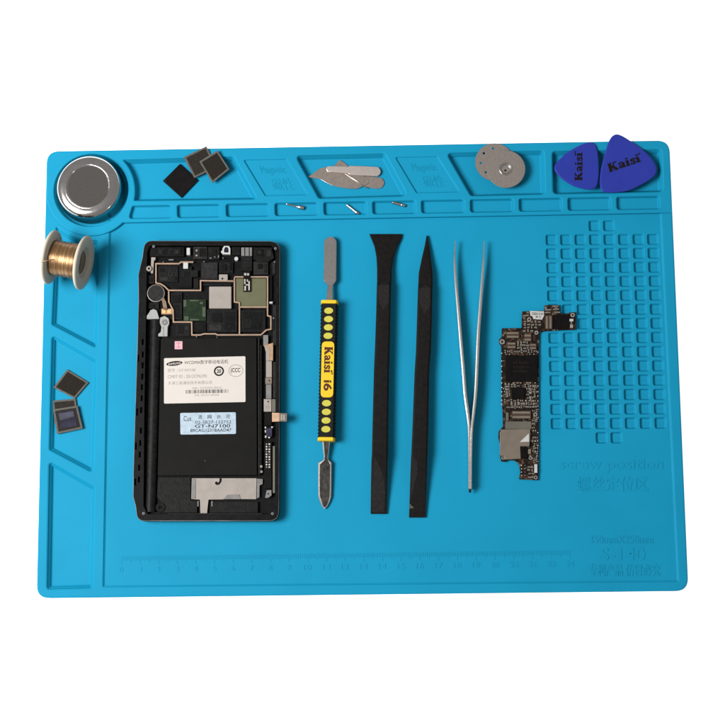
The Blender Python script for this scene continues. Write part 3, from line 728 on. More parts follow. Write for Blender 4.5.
m = MB(); m.tube([P(470, 487, ZF+4), P(470, 492.6, ZF+3.6)], [.9, .55], 10); m.build('end_pin', M['tooldark'], tz)

# ================================================================== PHONE
ZP = 10.9
ph = thing('phone_body', P(207, 381, ZF), 'black smartphone with its back removed showing battery, labels and circuits', 'phone')
po_px = [(144.4, 240.4), (280.3, 240.8), (280.2, 300), (279.8, 400), (279.2, 500), (278.8, 521.2), (137.2, 521.2), (135.2, 506), (132.8, 497), (133.0, 470), (134.6, 420), (136.8, 350), (138.2, 300), (138.0, 275), (140.4, 264), (142.0, 257)]
po = ccw(rnd(PP(po_px, ZP), [6.4, 6.4, 0, 0, 0, 6.0, 6.5, 1.2, 1.5, 0, 0, 0, 0, 1.5, 1.5, 0], 8))
m = MB()
m.rings([R3(inset(po, 1.0), ZF+.02), R3(inset(po, .1), ZF+1.2), R3(po, ZP-1.0), R3(inset(po, .1), ZP-.35)], 0, cap0=True, cap1=False)
m.rings([R3(inset(po, .1), ZP-.35), R3(inset(po, .38), ZP)], 1, cap0=False, cap1=False)
ZI = 7.2
cav = ccw(rnd(PP([(150, 245.6), (272, 245.6), (275.6, 250), (276.2, 400), (275.6, 506), (268, 514.0), (147.5, 514.0), (143.6, 506), (144.6, 400), (146.4, 300), (147.2, 252)], ZP), 1.2, 4))
co, cf = m.pocket(cav, ZP, ZI, b=.15, f=.2, draft=.1)
holes = [co]
for x, y in [(142.8, 342), (142.8, 354.5), (142.7, 365.4), (142.4, 376.5), (142, 387.2), (141.8, 398.2), (141.2, 410), (140.9, 430.6), (140.3, 443), (139.9, 454.6), (139.2, 467.6), (139.0, 479.5)]:
    q = ccw(rnd(PP([(x-.95, y-3), (x+.95, y-3), (x+.75, y+3), (x-1.1, y+3)], ZP), .3, 2)); o, _ = m.pocket(q, ZP, ZP-2.5, b=.05, f=.05, draft=.05, mf=2); holes.append(o)
for x, y in [(138.6, 358), (137.4, 412), (136.2, 446), (135.6, 482)]:
    q = ccw(PP([(x-.9, y-3.5), (x+.6, y-3.5), (x+.4, y+3.5), (x-1.1, y+3.5)], ZP)); o, _ = m.pocket(q, ZP, ZP-2, b=.05, f=.05, draft=.05, mf=2); holes.append(o)
m.surface(inset(po, .38), holes, ZP)
m.build('housing', [M['phone'], M['lip'], M['hole']], ph)

def part(name, mat_, fn, parent=ph, smooth=None):
    m = MB(); fn(m); return m.build(name, mat_, parent, smooth)
def rect(name, mat_, x0, y0, x1, y1, z1, z0=ZI, b=.1, r=.2, parent=ph):
    return part(name, mat_, lambda m: m.prect(x0, y0, x1, y1, z0, z1, b, r), parent)
def poly(name, mat_, pts, z1, z0=ZI, b=.1, r=.2, parent=ph):
    return part(name, mat_, lambda m: m.pprism(pts, z0, z1, b, r), parent)
def cyl(name, mat_, x, y, z1, r, z0=ZI, hole_=0, parent=ph):
    c = P(x, y, z1)
    if hole_:
        pr = [(r, z0-z1), (r, -.12), (r-.12, 0), (hole_, 0), (hole_*.95, -.6), (.001, -.6)]
    else: pr = [(r, z0-z1), (r, -.15), (r-.15, 0), (.001, 0)]
    return part(name, [mat_, M['hole']], lambda m: m.lathe(c, pr, n=24, smooth=False, mis=[0, 0, 0, 1, 1] if hole_ else None), parent)
# dark mid-frame panels
rng = random.Random(3)
for (x0, y0, x1, y1, z, mm) in [(158, 266, 178, 282, 8.6, 'phone2'), (179, 266, 192, 288, 8.9, 'phone'), (181, 270, 198, 277, 9.2, 'phone2'), (201.5, 262.5, 217.5, 279, 9.3, 'phone3'), (219, 262, 233, 273, 8.6, 'phone2'),
      (170.5, 292.5, 182, 319.5, 8.5, 'phone2'), (203, 283.5, 231, 285.6, 8.8, 'phone2'), (207, 309.5, 237, 332, 9.0, 'phone2'), (193.5, 322.5, 206, 332, 8.7, 'phone'), (241, 310, 265.5, 332, 9.0, 'phone2'), (243.5, 312, 262, 329.5, 9.25, 'phone'),
      (150, 247, 184, 256.5, 9.3, 'phone'), (158, 248, 166, 255, 9.7, 'phone2'), (168.5, 248.5, 181, 254.5, 9.9, 'phone2'), (232, 247, 240, 255, 9.4, 'phone2'), (253.5, 247.5, 272, 260, 9.5, 'phone2'), (253.5, 261.5, 268, 274.5, 9.0, 'phone3'), (256.5, 249, 263, 255.5, 9.9, 'phone'),
      (147.5, 275, 154, 283.6, 8.9, 'phone2'), (148, 303, 159, 308.6, 8.6, 'phone2'), (206, 247, 219.5, 259.6, 9.4, 'phone2'), (212, 249, 216.5, 256, 9.8, 'phone'), (176, 323.6, 190, 336, 8.4, 'phone2'),
      (272.5, 262, 275.2, 274, 9.6, 'phone3'), (273, 305, 276, 345, 9.6, 'phone3'), (272, 316, 274.5, 330, 9.9, 'phone2'), (273.0, 362, 276, 398, 9.4, 'phone3')]:
    rect('inner_panel', M[mm], x0, y0, x1, y1, z)
cyl('screw_hole', M['phone3'], 170.6, 273.8, 9.0, 1.5, hole_=.8)
poly('corner_curve', M['phone2'], [(256, 256), (266, 256), (272, 250), (274, 258), (268, 262), (256, 262)], 9.7)
# rose gold shielding frame
FW, F0, F1 = .72, 8.0, 9.7
for pts in ([(193.2, 262), (181, 262), (179, 263.6), (155.9, 263.6), (155.9, 282.8), (160.6, 283.9), (164.6, 286.4), (168.6, 290.3), (200.5, 290.3), (200.5, 280.6), (234.2, 281.0)],
            [(234.4, 276.9), (267.5, 276.9), (267.5, 315.5), (270.8, 316.6), (270.8, 329.2), (266.2, 330.0), (263.8, 332.2), (260.8, 334.8), (217.5, 334.9), (215.4, 333.8), (204.2, 333.8), (200, 335.0), (191.8, 334.9), (191.6, 322.0), (173.4, 322.0), (173.0, 310), (168.8, 302), (168.6, 291.2)],
            [(234.4, 277.7), (234.4, 301.8), (239.4, 302.6), (239.4, 334.0)], [(240.2, 307.0), (266.6, 307.0)]):
    part('shield_frame', M['rose'], lambda m, p=pts: m.strip(p, FW, F0, F1))
part('frame_tab', M['white'], lambda m: m.prect(183.2, 262.6, 188.0, 268.6, 8, 9.8, .1, .3))
part('frame_tab', M['plate'], lambda m: m.prect(219.0, 274.4, 227.6, 280.6, 8, 9.8, .1, .3)); cyl('screw_hole', M['hole'], 222.4, 278.6, 9.9, .6, z0=9.7)
# chips and pads
rect('silver_chip', M['plate'], 209.1, 286.4, 231.4, 308.4, 9.6, b=.3, r=.2)
rect('green_circuit', M['green'], 183.2, 299.4, 206.0, 320.8, 8.8)
for (x0, y0, x1, y1) in [(183.6, 300, 186.2, 306.6), (190, 299.8, 198.4, 301.2), (202.4, 307, 205.4, 316.6), (184.2, 316.4, 188.4, 320.4), (190, 319, 199, 320.4), (200, 302, 203, 304)]:
    rect('solder_pad', M['greenpad'], x0, y0, x1, y1, 8.9, 8.7, .02, 0)
poly('olive_pad', M['olive'], [(235.8, 278.4), (266.2, 278.4), (266.2, 306.2), (240.4, 306.2), (240.4, 301.6), (235.8, 301.0)], 8.9)
for (x0, y0, x1, y1) in [(183.5, 321, 184, 321)]: pass
rect('white_component', M['white'], 186.6, 247.8, 190.0, 254.8, 10.0)
cm = rect('connector_block', M['phone3'], 193.4, 246.6, 207.0, 259.0, 10.2, b=.2)
rect('connector_recess', M['phone'], 199.5, 248.4, 206, 256.6, 10.3, 10.1, .05, .3, cm)
for y in (250.4, 255.4): cyl('contact_dot', M['plate'], 196.6, y, 10.4, .55, 10.1, parent=cm)
part('camera_ring', M['white'], lambda m: m.strip([(223.2, 253.3), (223.2, 248.9), (224.9, 246.2), (227.9, 246.2), (229.4, 248.6), (229.4, 253.4), (223.2, 253.3)], .95, 8, 10.2))
rect('ring_foot', M['white'], 221.0, 250.8, 223.2, 252.8, 10.0); cyl('camera_lens', M['glass'], 226.3, 250.0, 9.6, 1.2)
cyl('round_contact', M['white'], 236.3, 258.6, 9.9, 1.1)
jk = rect('audio_connector', M['plate2'], 241.2, 247.4, 252.0, 255.8, 10.3, b=.15)
for x in (244.3, 248.8): rect('connector_slot', M['phone2'], x, 247.6, x+.9, 255.6, 10.38, 10.1, .02, 0, jk)
fx = rect('flex_cable', M['phone2'], 240.9, 256.6, 252.0, 270.8, 9.9); rect('flex_tail', M['ic'], 243.4, 270.8, 250.6, 291.6, 10.0, 8.8, parent=fx)
for (x0, y0, x1, y1) in [(244.2, 273, 246.2, 275.4), (247.0, 273.2, 249, 275.4), (244.2, 279, 245.5, 284), (248.4, 281, 249.8, 290.4), (244.4, 286, 246, 290.6), (245.6, 284.2, 248.4, 285.4), (246.8, 279.4, 248, 281.6)]:
    rect('contact', M['solder'], x0, y0, x1, y1, 10.2, 9.9, .03, 0, fx)
# small fittings scattered over the frame
for (x0, y0, x1, y1, z, mm) in [(159.2, 250.4, 161.4, 252.6, 10, 'phone3'), (162.6, 249.6, 164.6, 253.8, 9.95, 'ic'), (170, 250, 173, 253.4, 10.1, 'ic'), (175.2, 250.2, 178.6, 253.2, 10.15, 'phone3'), (168.6, 259.2, 173.6, 260.2, 9.4, 'plate2'),
      (203.4, 261.0, 204.6, 262.0, 9.6, 'plate2'), (214.2, 256.2, 215.4, 257.6, 10, 'plate2'), (209.6, 257.4, 211.6, 258.6, 9.8, 'plate2'), (218.0, 255.2, 219.0, 257.6, 10, 'plate2'), (229.6, 262.4, 231.4, 270, 9.1, 'ic'), (221, 264, 226, 271, 9.2, 'phone'),
      (183.6, 271.6, 189.8, 276, 9.5, 'ic'), (193.6, 278.6, 198.6, 288.8, 8.9, 'phone2'), (159.6, 268.4, 164, 272, 8.9, 'ic'), (173.8, 276.6, 176.6, 280.4, 8.9, 'ic'), (160, 277.2, 168, 280.6, 8.8, 'phone3'), (172.2, 294.8, 180.4, 303, 8.8, 'ic'), (172.4, 305, 179.6, 318, 8.7, 'phone'),
      (212, 313, 222, 322, 9.3, 'ic'), (224.4, 312, 234.6, 330, 9.2, 'phone'), (209, 324.4, 221.6, 330.4, 9.15, 'phone3'), (248.4, 311.6, 249.4, 315.6, 9.5, 'phone2'), (256.4, 322, 260.2, 327.6, 9.5, 'ic'), (245, 318.6, 252, 327.6, 9.4, 'phone2'),
      (257.6, 263.6, 262.6, 268.8, 9.3, 'ic'), (263.8, 264, 267, 272.6, 9.2, 'phone2'), (266.4, 250, 271, 256.4, 9.9, 'phone3'), (243.6, 258.4, 249.6, 259.4, 10.05, 'phone3'), (243.6, 262.0, 249.6, 262.8, 10.05, 'phone3'), (243.6, 265.4, 249.6, 266.2, 10.05, 'phone3'),
      (149.2, 277.4, 152.4, 281.6, 9.2, 'ic'), (150, 304.4, 155, 307.4, 8.9, 'ic'), (148.4, 286.4, 149.8, 300, 9.4, 'phone3'), (177.4, 325, 184, 333.6, 8.6, 'phone'), (185.4, 326.4, 188.6, 329.8, 8.7, 'plate2' if False else 'phone3'), (195.2, 324.6, 203.4, 330, 8.9, 'ic')]:
    rect('small_fitting', M[mm], x0, y0, x1, y1, z, b=.12)
for x, y, z, rr_, mm in [(259.6, 252.2, 10.15, 1.1, 'phone3'), (163.2, 262.0, 9.0, .35, 'plate2'), (196.6, 336.6, 9.3, .4, 'plate2'), (223.0, 257.8, 9.6, .35, 'plate2'), (229.4, 326.4, 9.4, .5, 'phone3'), (217.0, 337.2, 9.2, .3, 'plate2'), (274.6, 261.8, 9.9, .5, 'plate2'), (273.6, 318, 10.1, .5, 'plate2'), (205, 460.6, 9.98, .3, 'plate2')]:
    cyl('tiny_screw', M[mm], x, y, z, rr_)
# antenna bracket
br = part('antenna_bracket', M['plate'], lambda m: m.pprism([(151.2, 257.2), (155.4, 257.2), (155.4, 259.8), (154.0, 260.4), (153.0, 273.2), (150.8, 273.2)], 8, 10.0, .1))
cyl('bracket_ring', M['plate'], 148.9, 268.5, 11.0, 1.5, 8, .65, br)
# vibration motor
mo = cyl('vibration_motor', M['phone3'], 155.9, 293.2, 10.3, 4.6)
part('motor_rim', M['lip'], lambda m: m.lathe(P(155.9, 293.2, 10.3), [(4.75, -2), (4.85, -.1), (4.7, .05), (4.55, .02)], n=40), mo)
for dx in (0, 1.3, 2.6):
    part('motor_wire', M['copper' if dx != 1.3 else 'plate'], lambda m, d_=dx: m.tube([P(161+d_*.8, 298-d_*.4, 9.8), P(163+d_, 302, 10.2), P(163.6+d_, 306, 10.2), P(164+d_*1.2, 310, 9.6)], .28, 6))
rect('copper_flex', M['copper'], 161.4, 308.6, 172.4, 314.2, 9.4)
for x in (162.0, 167.4): rect('gold_pad', M['gold'], x, 309.8, x+3.6, 313.2, 9.7, 9.2, .05, .1)
poly('white_gasket', M['palegrey'], [(148.6, 313.4), (150.4, 310.2), (153.6, 309.0), (156.6, 310.4), (157.8, 314.2), (159.2, 318.8), (146.6, 319.0), (146.8, 315.8)], 10.3, r=.3)
sb = poly('silver_bracket', M['palegrey'], [(160.2, 317.6), (164.6, 316.0), (168.6, 318.4), (169.2, 323.2), (167.6, 327), (167.4, 336.2), (157.4, 336.4), (158.2, 334.0), (160.8, 332.0), (161.4, 327), (159.8, 322.6)], 9.7, r=.3)
cyl('screw', M['plate2'], 164.5, 322.3, 10.0, 1.6, 9.5, .6, sb)
part('bracket_edge', M['plate2'], lambda m: m.strip([(163.4, 327), (163.4, 335.8)], .3, 9.6, 9.85), sb)
# battery
ZB = 9.9
bt = poly('battery', M['battery'], [(160.8, 338.2), (256.6, 337.4), (257.2, 475.2), (157.6, 475.8)], ZB, b=.3, r=.8)
part('battery_edge', M['phone3'], lambda m: m.strip([(258.6, 338), (259.0, 475)], .7, ZI, 10.2))
rect('moisture_dot', M['pink'], 174.7, 341.2, 182.4, 349.2, ZB+.08, ZB-.05, .02, 0, bt)
part('moisture_mark', M['pinkdark'], lambda m: (m.strip([(176.3, 343), (180.9, 343)], .25, ZB, ZB+.12), m.strip([(176.3, 347.2), (180.9, 347.2)], .25, ZB, ZB+.12), m.strip([(178.6, 342.6), (178.6, 347.6)], .25, ZB, ZB+.13)), bt)
ZL = ZB+.12
lab_px = [(164.0, 358.2), (245.4, 356.2), (245.5, 402.0), (164.0, 403.6)]
lb = part('paper_label', M['cream'], lambda m: m.pprism(lab_px, ZB-.05, ZL, .03, .7), bt)
LQ = pquad(lab_px, ZL)
m = MB(); iv = lambda x0, y0, x1, y1: subquad(LQ, x0/80., 1-y1/46., x1/80., 1-y0/46.)   # label measured in photo px from its corner
def ell(cx, cy, rx, ry, rot, n=28): return [((cx+rx*math.cos(k*2*math.pi/n)*math.cos(rot)-ry*math.sin(k*2*math.pi/n)*math.sin(rot)), (cy+rx*math.cos(k*2*math.pi/n)*math.sin(rot)+ry*math.sin(k*2*math.pi/n)*math.cos(rot))) for k in range(n)]
def lp(pts, mi=0, rise=.02): put2d(m, [(x/80., 1-y/46.) for x, y in pts], [range(len(pts))], LQ, rise, mi)
lp(ell(10.2, 5.6, 8.0, 2.35, -.10), 0)
tq = [(4.2, 5.2), (16.6, 4.0), (16.4, 6.2), (4.0, 7.4)]
text(m, 'SAMSUNG', [qmap(LQ, x/80., 1-y/46.) for x, y in tq], .05, 1, bold=.015)
text(m, 'WCDMA数字移动电话机', iv(20, 2.8, 63, 7.0), .02, 0)
text(m, '型号 : GT-N7100', iv(3.6, 10.8, 31, 14.2), .02, 2)
text(m, 'CMIIT ID : 2012CP6290', iv(3.6, 17.4, 42, 20.6), .02, 2)
text(m, '天津三星通信技术有限公司', iv(4, 23.8, 47, 27.2), .02, 2)
text(m, 'IMEI : 353720051480221', iv(28, 30.2, 57, 32.0), .02, 2)
text(m, 'S/N : R21D110FS5E', iv(30, 37.4, 54, 39.2), .02, 2)
x = 21.5; rb = random.Random(5)
while x < 63:
    w_ = rb.choice([.3, .4, .6, .9]); lp([(x, 32.8), (x+w_, 32.8), (x+w_, 36.4), (x, 36.4)], 0); x += w_+rb.choice([.35, .45, .7, 1.0])
def ringpoly(cx, cy, rx, ry, w_, mi):
    n = 32; o_ = ell(cx, cy, rx, ry, 0, n); i_ = ell(cx, cy, rx-w_, ry-w_, 0, n)
    put2d(m, [(x/80., 1-y/46.) for x, y in o_+i_], [(k, (k+1) % n, n+(k+1) % n, n+k) for k in range(n)], LQ, .02, mi)
ringpoly(54.0, 14.4, 5.0, 5.0, 1.5, 0); text(m, '20', iv(51.8, 12.4, 56.2, 16.4), .02, 0, bold=.03)
ringpoly(70.6, 14.4, 7.2, 6.2, .5, 2); text(m, '(CCC', iv(65.6, 11.6, 75.0, 17.2), .02, 0, bold=.02)
m.build('label_print', [M['ink'], M['cream'], M['greydot']], lb)
st_px = [(180.2, 412.9), (235.8, 412.2), (236.0, 433.9), (180.4, 434.6)]
sl = part('pale_blue_sticker', M['bluepaper'], lambda m: m.pprism(st_px, ZB-.05, ZL, .03, .8), bt)
SQ = pquad(st_px, ZL); m = MB(); iv2 = lambda x0, y0, x1, y1: subquad(SQ, x0/55.7, 1-y1/22., x1/55.7, 1-y0/22.)
text(m, 'Cus.', iv2(3.4, 3.2, 12.0, 8.4), .02, 0, bold=.0)
for i, ch in enumerate('进网许可'): text(m, ch, iv2(18+i*9.3, 2.4, 22+i*9.3, 6.4), .02, 0, bold=.006)
text(m, '02-5B27-122752', iv2(15, 8.2, 51, 11.4), .02, 0)
text(m, 'GT-N7100', iv2(14.5, 12.0, 50, 15.4), .02, 0, bold=.01)
text(m, '89CAG1231BAAD47', iv2(10, 16.4, 51, 19.6), .02, 0, bold=.006)
m.build('sticker_print', M['ink'], sl)
# stylus channel: half-round tube on the left
def tubechan(m):
    secs = []
    for t_ in [i/12 for i in range(13)]:
        y = 320+192*t_; cx = 156.2-5.4*t_; a_ = P(cx-5.6, y, 8.6); b_ = P(cx+5.0, y, 8.6); c_ = (a_+b_)/2; w_ = (b_-a_).length/2
        secs.append([Vector((c_.x-w_*math.cos(math.pi*k/10), c_.y, 8.2+1.9*math.sin(math.pi*k/10))) for k in range(11)])
    n = 11; vs = [v for s_ in secs for v in s_]
    m.add(vs, [(i*n+k, i*n+k+1, (i+1)*n+k+1, (i+1)*n+k) for i in range(12) for k in range(10)], 0, True)
    m.add(secs[0], [range(11)]); m.add(secs[-1], [range(11)])
part('stylus_channel', M['phone2'], tubechan)
# lower panels
poly('lower_panel', M['phone2'], [(158, 477.4), (190.6, 477.4), (190.6, 500), (197, 501), (197, 512.6), (162, 512.6), (162, 503), (157, 497)], 9.0)
cyl('screw_post', M['phone'], 160.4, 507.4, 9.6, 2.6, hole_=1.0)
rect('lower_panel', M['phone2'], 210, 501.6, 258, 512.8, 9.2)
rect('rib', M['phone3'], 168, 513.2, 262, 514.2, 10.6)
bp = poly('silver_plate', M['plate'], [(191.7, 478.2), (256.6, 478.2), (256.2, 499.2), (227.0, 499.0), (222.5, 499.4), (208.6, 499.6), (208.0, 504), (207.0, 514.0), (200.4, 514.0), (199.9, 499.6), (191.3, 499.0)], 9.0, r=.15)
rect('folded_edge', M['plate2'], 191.7, 478.8, 195.6, 498.6, 9.25, 8.9, parent=bp)
poly('folded_edge', M['plate2'], [(257.0, 478.6), (262.7, 479.0), (262.7, 484), (259.6, 485.4), (259.4, 497.3), (256.8, 498.6)], 9.1, parent=bp)
poly('stamped_tab', M['plate2'], [(223.0, 499.2), (227.4, 494.8), (239.6, 494.4), (240.4, 499.2)], 9.3, 8.9, parent=bp)
cyl('stamped_hole', M['hole'], 216.4, 483.0, 9.04, .9, 8.9, parent=bp)
part('curled_hook', M['phone2'], lambda m: m.tube([P(216.4, 484.2, 9.1), P(218.8, 483.6, 9.15), P(220.4, 481.2, 9.15), P(220.6, 478.4, 9.1)], .55, 6), bp)
for x in (197.4, 211.4): rect('contact_spring', M['plate2'], x, 501.0, x+1.2, 506.5, 9.6)
# right hand strip of flex and contacts
poly('side_flex', M['plate2'], [(263.2, 335), (268.2, 335), (268.2, 345), (266.4, 346), (263.4, 346)], 9.6)
poly('copper_flex', M['copper'], [(264.2, 345.6), (273.2, 342.6), (273.0, 360.6), (266.4, 360.6), (266.2, 353)], 9.9)
rect('grey_flex', M['plate'], 265.9, 346, 269.4, 360.8, 10.0)
rect('side_flex', M['plate'], 266.0, 361.0, 271.8, 377.2, 9.8)
rect('side_flex', M['shield'], 265.4, 377.6, 271.8, 384, 9.9); cyl('rivet_hole', M['hole'], 269.3, 380.6, 9.95, .5, 9.8)
rect('side_flex', M['plate2'], 266.0, 384.4, 271.4, 398.6, 9.7)
sp2 = rect('contact_plate', M['plate'], 263.8, 399.0, 271.4, 411.6, 10.0); cyl('rivet_hole', M['hole'], 268.2, 401.6, 10.06, .5, 9.9, parent=sp2)
part('stamped_circle', M['greydot'], lambda m: m.lathe(P(267.8, 407.2, 10.05), [(.85, -.1), (.85, 0), (.6, 0), (.6, -.1)], n=20, smooth=False), sp2)
rect('grey_flex', M['shield2'], 271.8, 399.0, 275.6, 412.0, 9.6)
rect('black_module', M['ic'], 264.6, 412.8, 271.6, 425.4, 10.1)
tabf = part('copper_tab', M['copper'], lambda m: (m.slab([P(272.0, 412.6, 11.2), P(279.4, 413.0, 11.5), P(279.4, 421.4, 11.5), P(272.0, 421.8, 11.2)], .25, .05)))
part('tab_end', M['shield'], lambda m: m.slab([P(279.4, 413.0, 11.5), P(287.0, 413.4, 11.2), P(286.8, 421.6, 11.2), P(279.4, 421.4, 11.5)], .3, .05), tabf)
for x in (281.2, 283.6): part('tab_contact', M['solder'], lambda m, x=x: m.slab([P(x, 414.6, 11.56), P(x+1.3, 414.6, 11.5), P(x+1.3, 420.2, 11.5), P(x, 420.2, 11.56)], .15, .03), tabf)
sn = rect('side_sensor', M['violet'], 266.2, 428.0, 272.0, 436.6, 10.0)
for (x0, y0, x1, y1) in [(264.8, 426.6, 266, 428.4), (264.9, 430, 265.9, 432.6), (265, 435.6, 266.4, 437.8), (268.2, 436.8, 270, 438.2), (271.2, 426.4, 272.8, 427.8)]:
    rect('contact', M['solder'], x0, y0, x1, y1, 10.0, 9, .03, 0, sn)
rect('black_flex', M['ic'], 264.4, 441.6, 271.6, 488.6, 9.6)
for i in range(10):
    for dx in (0, 2.8): rect('contact', M['solder' if (i+int(dx)) % 3 else 'plate2'], 265.8+dx, 443.4+i*2.55, 267.3+dx, 444.9+i*2.55, 9.8, 9.5, .03, 0)
rect('edge_strip', M['shield2'], 272.8, 446.0, 275.0, 493.0, 10.3)
rect('edge_strip', M['phone3'], 260.4, 345.0, 261.4, 470.0, 10.0)
cb2 = poly('corner_bracket', M['plate2'], [(265.0, 497.8), (266.8, 490.2), (271.4, 490.0), (271.6, 495.4), (268.4, 497.8)], 10.0); cyl('rivet_hole', M['hole'], 268.2, 493.8, 10.06, .5, 9.9, parent=cb2)
cyl('screw', M['plate'], 261.2, 466.4, 10.2, .7); cyl('screw', M['plate2'], 261.4, 471.6, 10.0, .8)
rect('side_contact', M['white'], 269.4, 301.6, 272.6, 303.4, 10.2)
rect('side_slot', M['hole'], 269.6, 275.4, 272.0, 300.0, 8.6)
for x, y in ((153.6, 246.4), (275.4, 248.4), (143.4, 513.4), (272.4, 513.6)): cyl('corner_screw', M['plate2'], x, y, ZP+.12, .75, ZP-.3, .3)

# ================================================================== LOGIC BOARD
bo = thing('circuit_board', P(519, 400, ZF), 'narrow dark phone logic board covered in chips beside the screw grid', 'circuit board')
Z0, Z1 = ZF+.5, ZF+1.5
bpx = [(501.9, 328.3), (521.6, 328.0), (522.0, 311.4), (544.3, 310.6), (544.4, 305.2), (559.5, 305.0), (559.6, 313.6), (569.0, 313.4), (569.4, 312.2), (575.7, 312.2), (575.8, 329.6), (560, 330.2), (541.6, 331.4), (539.4, 333.4), (539.0, 345), (538.8, 395), (538.6, 440), (538.4, 472), (537.9, 480.2), (519.2, 479.2),
       (519.4, 475.8), (520.4, 473), (519.6, 466.6), (517.6, 462.6), (514.4, 460.4), (508.0, 460.2), (505.4, 461.8), (501.4, 461.4), (500.0, 456), (500.0, 444), (498.4, 438), (498.6, 431.6), (501.4, 428.2), (502.9, 426.6), (502.6, 412), (501.6, 400), (501.3, 360), (501.3, 346), (499.2, 343), (499.0, 339.4), (501.6, 337)]
part('board_base', M['pcb'], lambda m: m.pprism(bpx, Z0, Z1, .08), bo)
def br_(name, mm, x0, y0, x1, y1, h, b=.06, r=0, parent=bo): return part(name, M[mm], lambda m: m.prect(x0, y0, x1, y1, Z1-.1, Z1+h, b, r), parent)
big = br_('processor_chip', 'ic', 505.4, 355.4, 537.6, 381.4, 1.1, .15, .2)
m = MB(); q = prq(513, 361.0, 529, 364.0, Z1+1.1); text(m, 'A5 BN5A', q, .02)
text(m, '339S0131', prq(513, 366, 530, 368.4, Z1+1.1), .02); text(m, 'K4X2G643', prq(513, 370, 527, 372.4, Z1+1.1), .02)
m.build('chip_marking', M['icbrown2'], big)
br_('small_chip', 'ic', 511.3, 388.2, 524.8, 398.8, .9, .1)
s_ = part('white_sticker', M['white'], lambda m: m.pprism([(529.8, 310.9), (544.0, 311.3), (544.0, 315.9), (542.0, 319.6), (533.4, 318.9), (532.6, 316.2), (530.6, 315.6)], Z1-.1, Z1+.7, .03), bo)
m = MB(); text(m, 'D820-3141', prq(532.0, 312.4, 543.2, 315.0, Z1+.7, .02), .02, bold=.01); text(m, 'M1127', prq(535.8, 315.8, 541.4, 317.9, Z1+.7, .02), .02, bold=.01); m.build('sticker_print', M['ink'], s_)
def conn(x0, y0, x1, y1, n, vertical=False):
    c_ = br_('connector', 'capb', x0, y0, x1, y1, .9, .05)
    for k in (0, 1):
        if vertical: xx = x0+(x1-x0)*(.12 if k == 0 else .62); a_ = (xx, y0+.8, xx+(x1-x0)*.26, y1-.8)
        else: yy = y0+(y1-y0)*(.08 if k == 0 else .64); a_ = (x0+.8, yy, x1-.8, yy+(y1-y0)*.28)
        br_('contact_row', 'shield', *a_, 1.05, .03, 0, c_)
conn(506.2, 331.6, 519.4, 338.2, 10); conn(523.8, 334.0, 531.6, 341.2, 6); conn(506.8, 342.2, 516.0, 348.4, 6); conn(529.4, 343.6, 536.6, 349.4, 5)
conn(511.8, 410.8, 531.0, 418.8, 12); conn(545.0, 315.4, 552.4, 329.2, 8, True)
br_('grey_shield', 'shield2', 505.4, 421.4, 531.4, 429.0, 1.0, .1)
shp = [(500.8, 429.4), (530.0, 429.0), (530.4, 434), (529.4, 445.8), (527.4, 446.2), (520.2, 446.2), (520.8, 458.6), (512, 459.2), (505, 459.6), (504.2, 456), (500.6, 455.6)]
ssh = part('tan_shield', M['shield'], lambda m: m.pprism(shp, Z1-.1, Z1+1.5, .12), bo)
part('shield_side', M['plate2'], lambda m: m.pprism([(500.0, 431.6), (501.4, 431.6), (501.2, 454.6), (499.9, 454.6)], Z1-.2, Z1+1.6, .05), ssh)
part('white_corner', M['white'], lambda m: m.pprism([(528.9, 433.4), (529.2, 441.7), (519.8, 442.0)], Z1+1.3, Z1+1.62, .03), ssh)
br_('black_connector', 'ic', 521.2, 447.0, 527.6, 458.6, 1.0, .1); br_('tan_clip', 'shield', 528.2, 449.0, 531.0, 454.0, 1.2)
br_('side_component', 'white', 534.4, 464.2, 537.4, 472.8, .9, .1); br_('side_component', 'shield2', 506.0, 412.4, 508.6, 421.0, .8, .1); br_('black_flex', 'ic', 553.0, 314.6, 569.0, 329.2, .15, .03)
def ring(x, y, r, h_, z=Z1): 
    c = P(x, y, z+.4)
    part('screw_ring', [M['ringmetal'], M['hole']], lambda m: m.lathe(c, [(r, -.5), (r, 0), (h_, 0), (h_, -.35), (.001, -.35)], n=20, smooth=False, mis=[0, 0, 1, 1]), bo)
ring(529.2, 319.4, 1.15, .5); ring(502.2, 341.8, 1.4, .6); ring(530.5, 458.0, .95, .45); ring(535.8, 477.5, 1.0, .5); ring(536.4, 332.6, 1.1, .4); ring(503.0, 458.0, .9, .4); ring(545.8, 307.8, .6, .25); ring(555.8, 307.2, .55, .25); ring(572.7, 315.0, 1.2, .5); ring(535.4, 414.4, 1.1, .5)
br_('white_component', 'white', 569.6, 318.9, 573.4, 321.2, .8); br_('pink_component', 'plate', 570.2, 324.4, 573.0, 327.8, .5)
# many tiny surface components: three masters copied as individual parts
def master(kind):
    m = MB(); body, tip = {'capacitor': ('capb', 'solder'), 'resistor': ('capt', 'plate2'), 'solder_point': ('solder', 'solder')}[kind]
    if kind == 'solder_point': m.lathe((0, 0, 0), [(.36, 0), (.34, .2), (.2, .32), (.001, .34)], n=10); mats = [M['solder']]
    else:
        m.box((0, 0, .22), .55, .5, .44, mi=0); m.box((-.4, 0, .24), .26, .54, .48, mi=1); m.box((.4, 0, .24), .26, .54, .48, mi=1); mats = [M[body], M[tip]]
    me = m.build(kind, mats); return me
rb = random.Random(11)
org = Vector(bo['_o'])
def place(kind, spots):
    mo_ = master(kind)
    for i, (x, y, rot, sc) in enumerate(spots):
        o = mo_ if i == 0 else mo_.copy()
        if i: C.objects.link(o)
        o.parent = bo; q = P(x, y, Z1); o.location = (q-org)*S; o.rotation_euler = (0, 0, rot); o.scale = (sc, sc, sc)
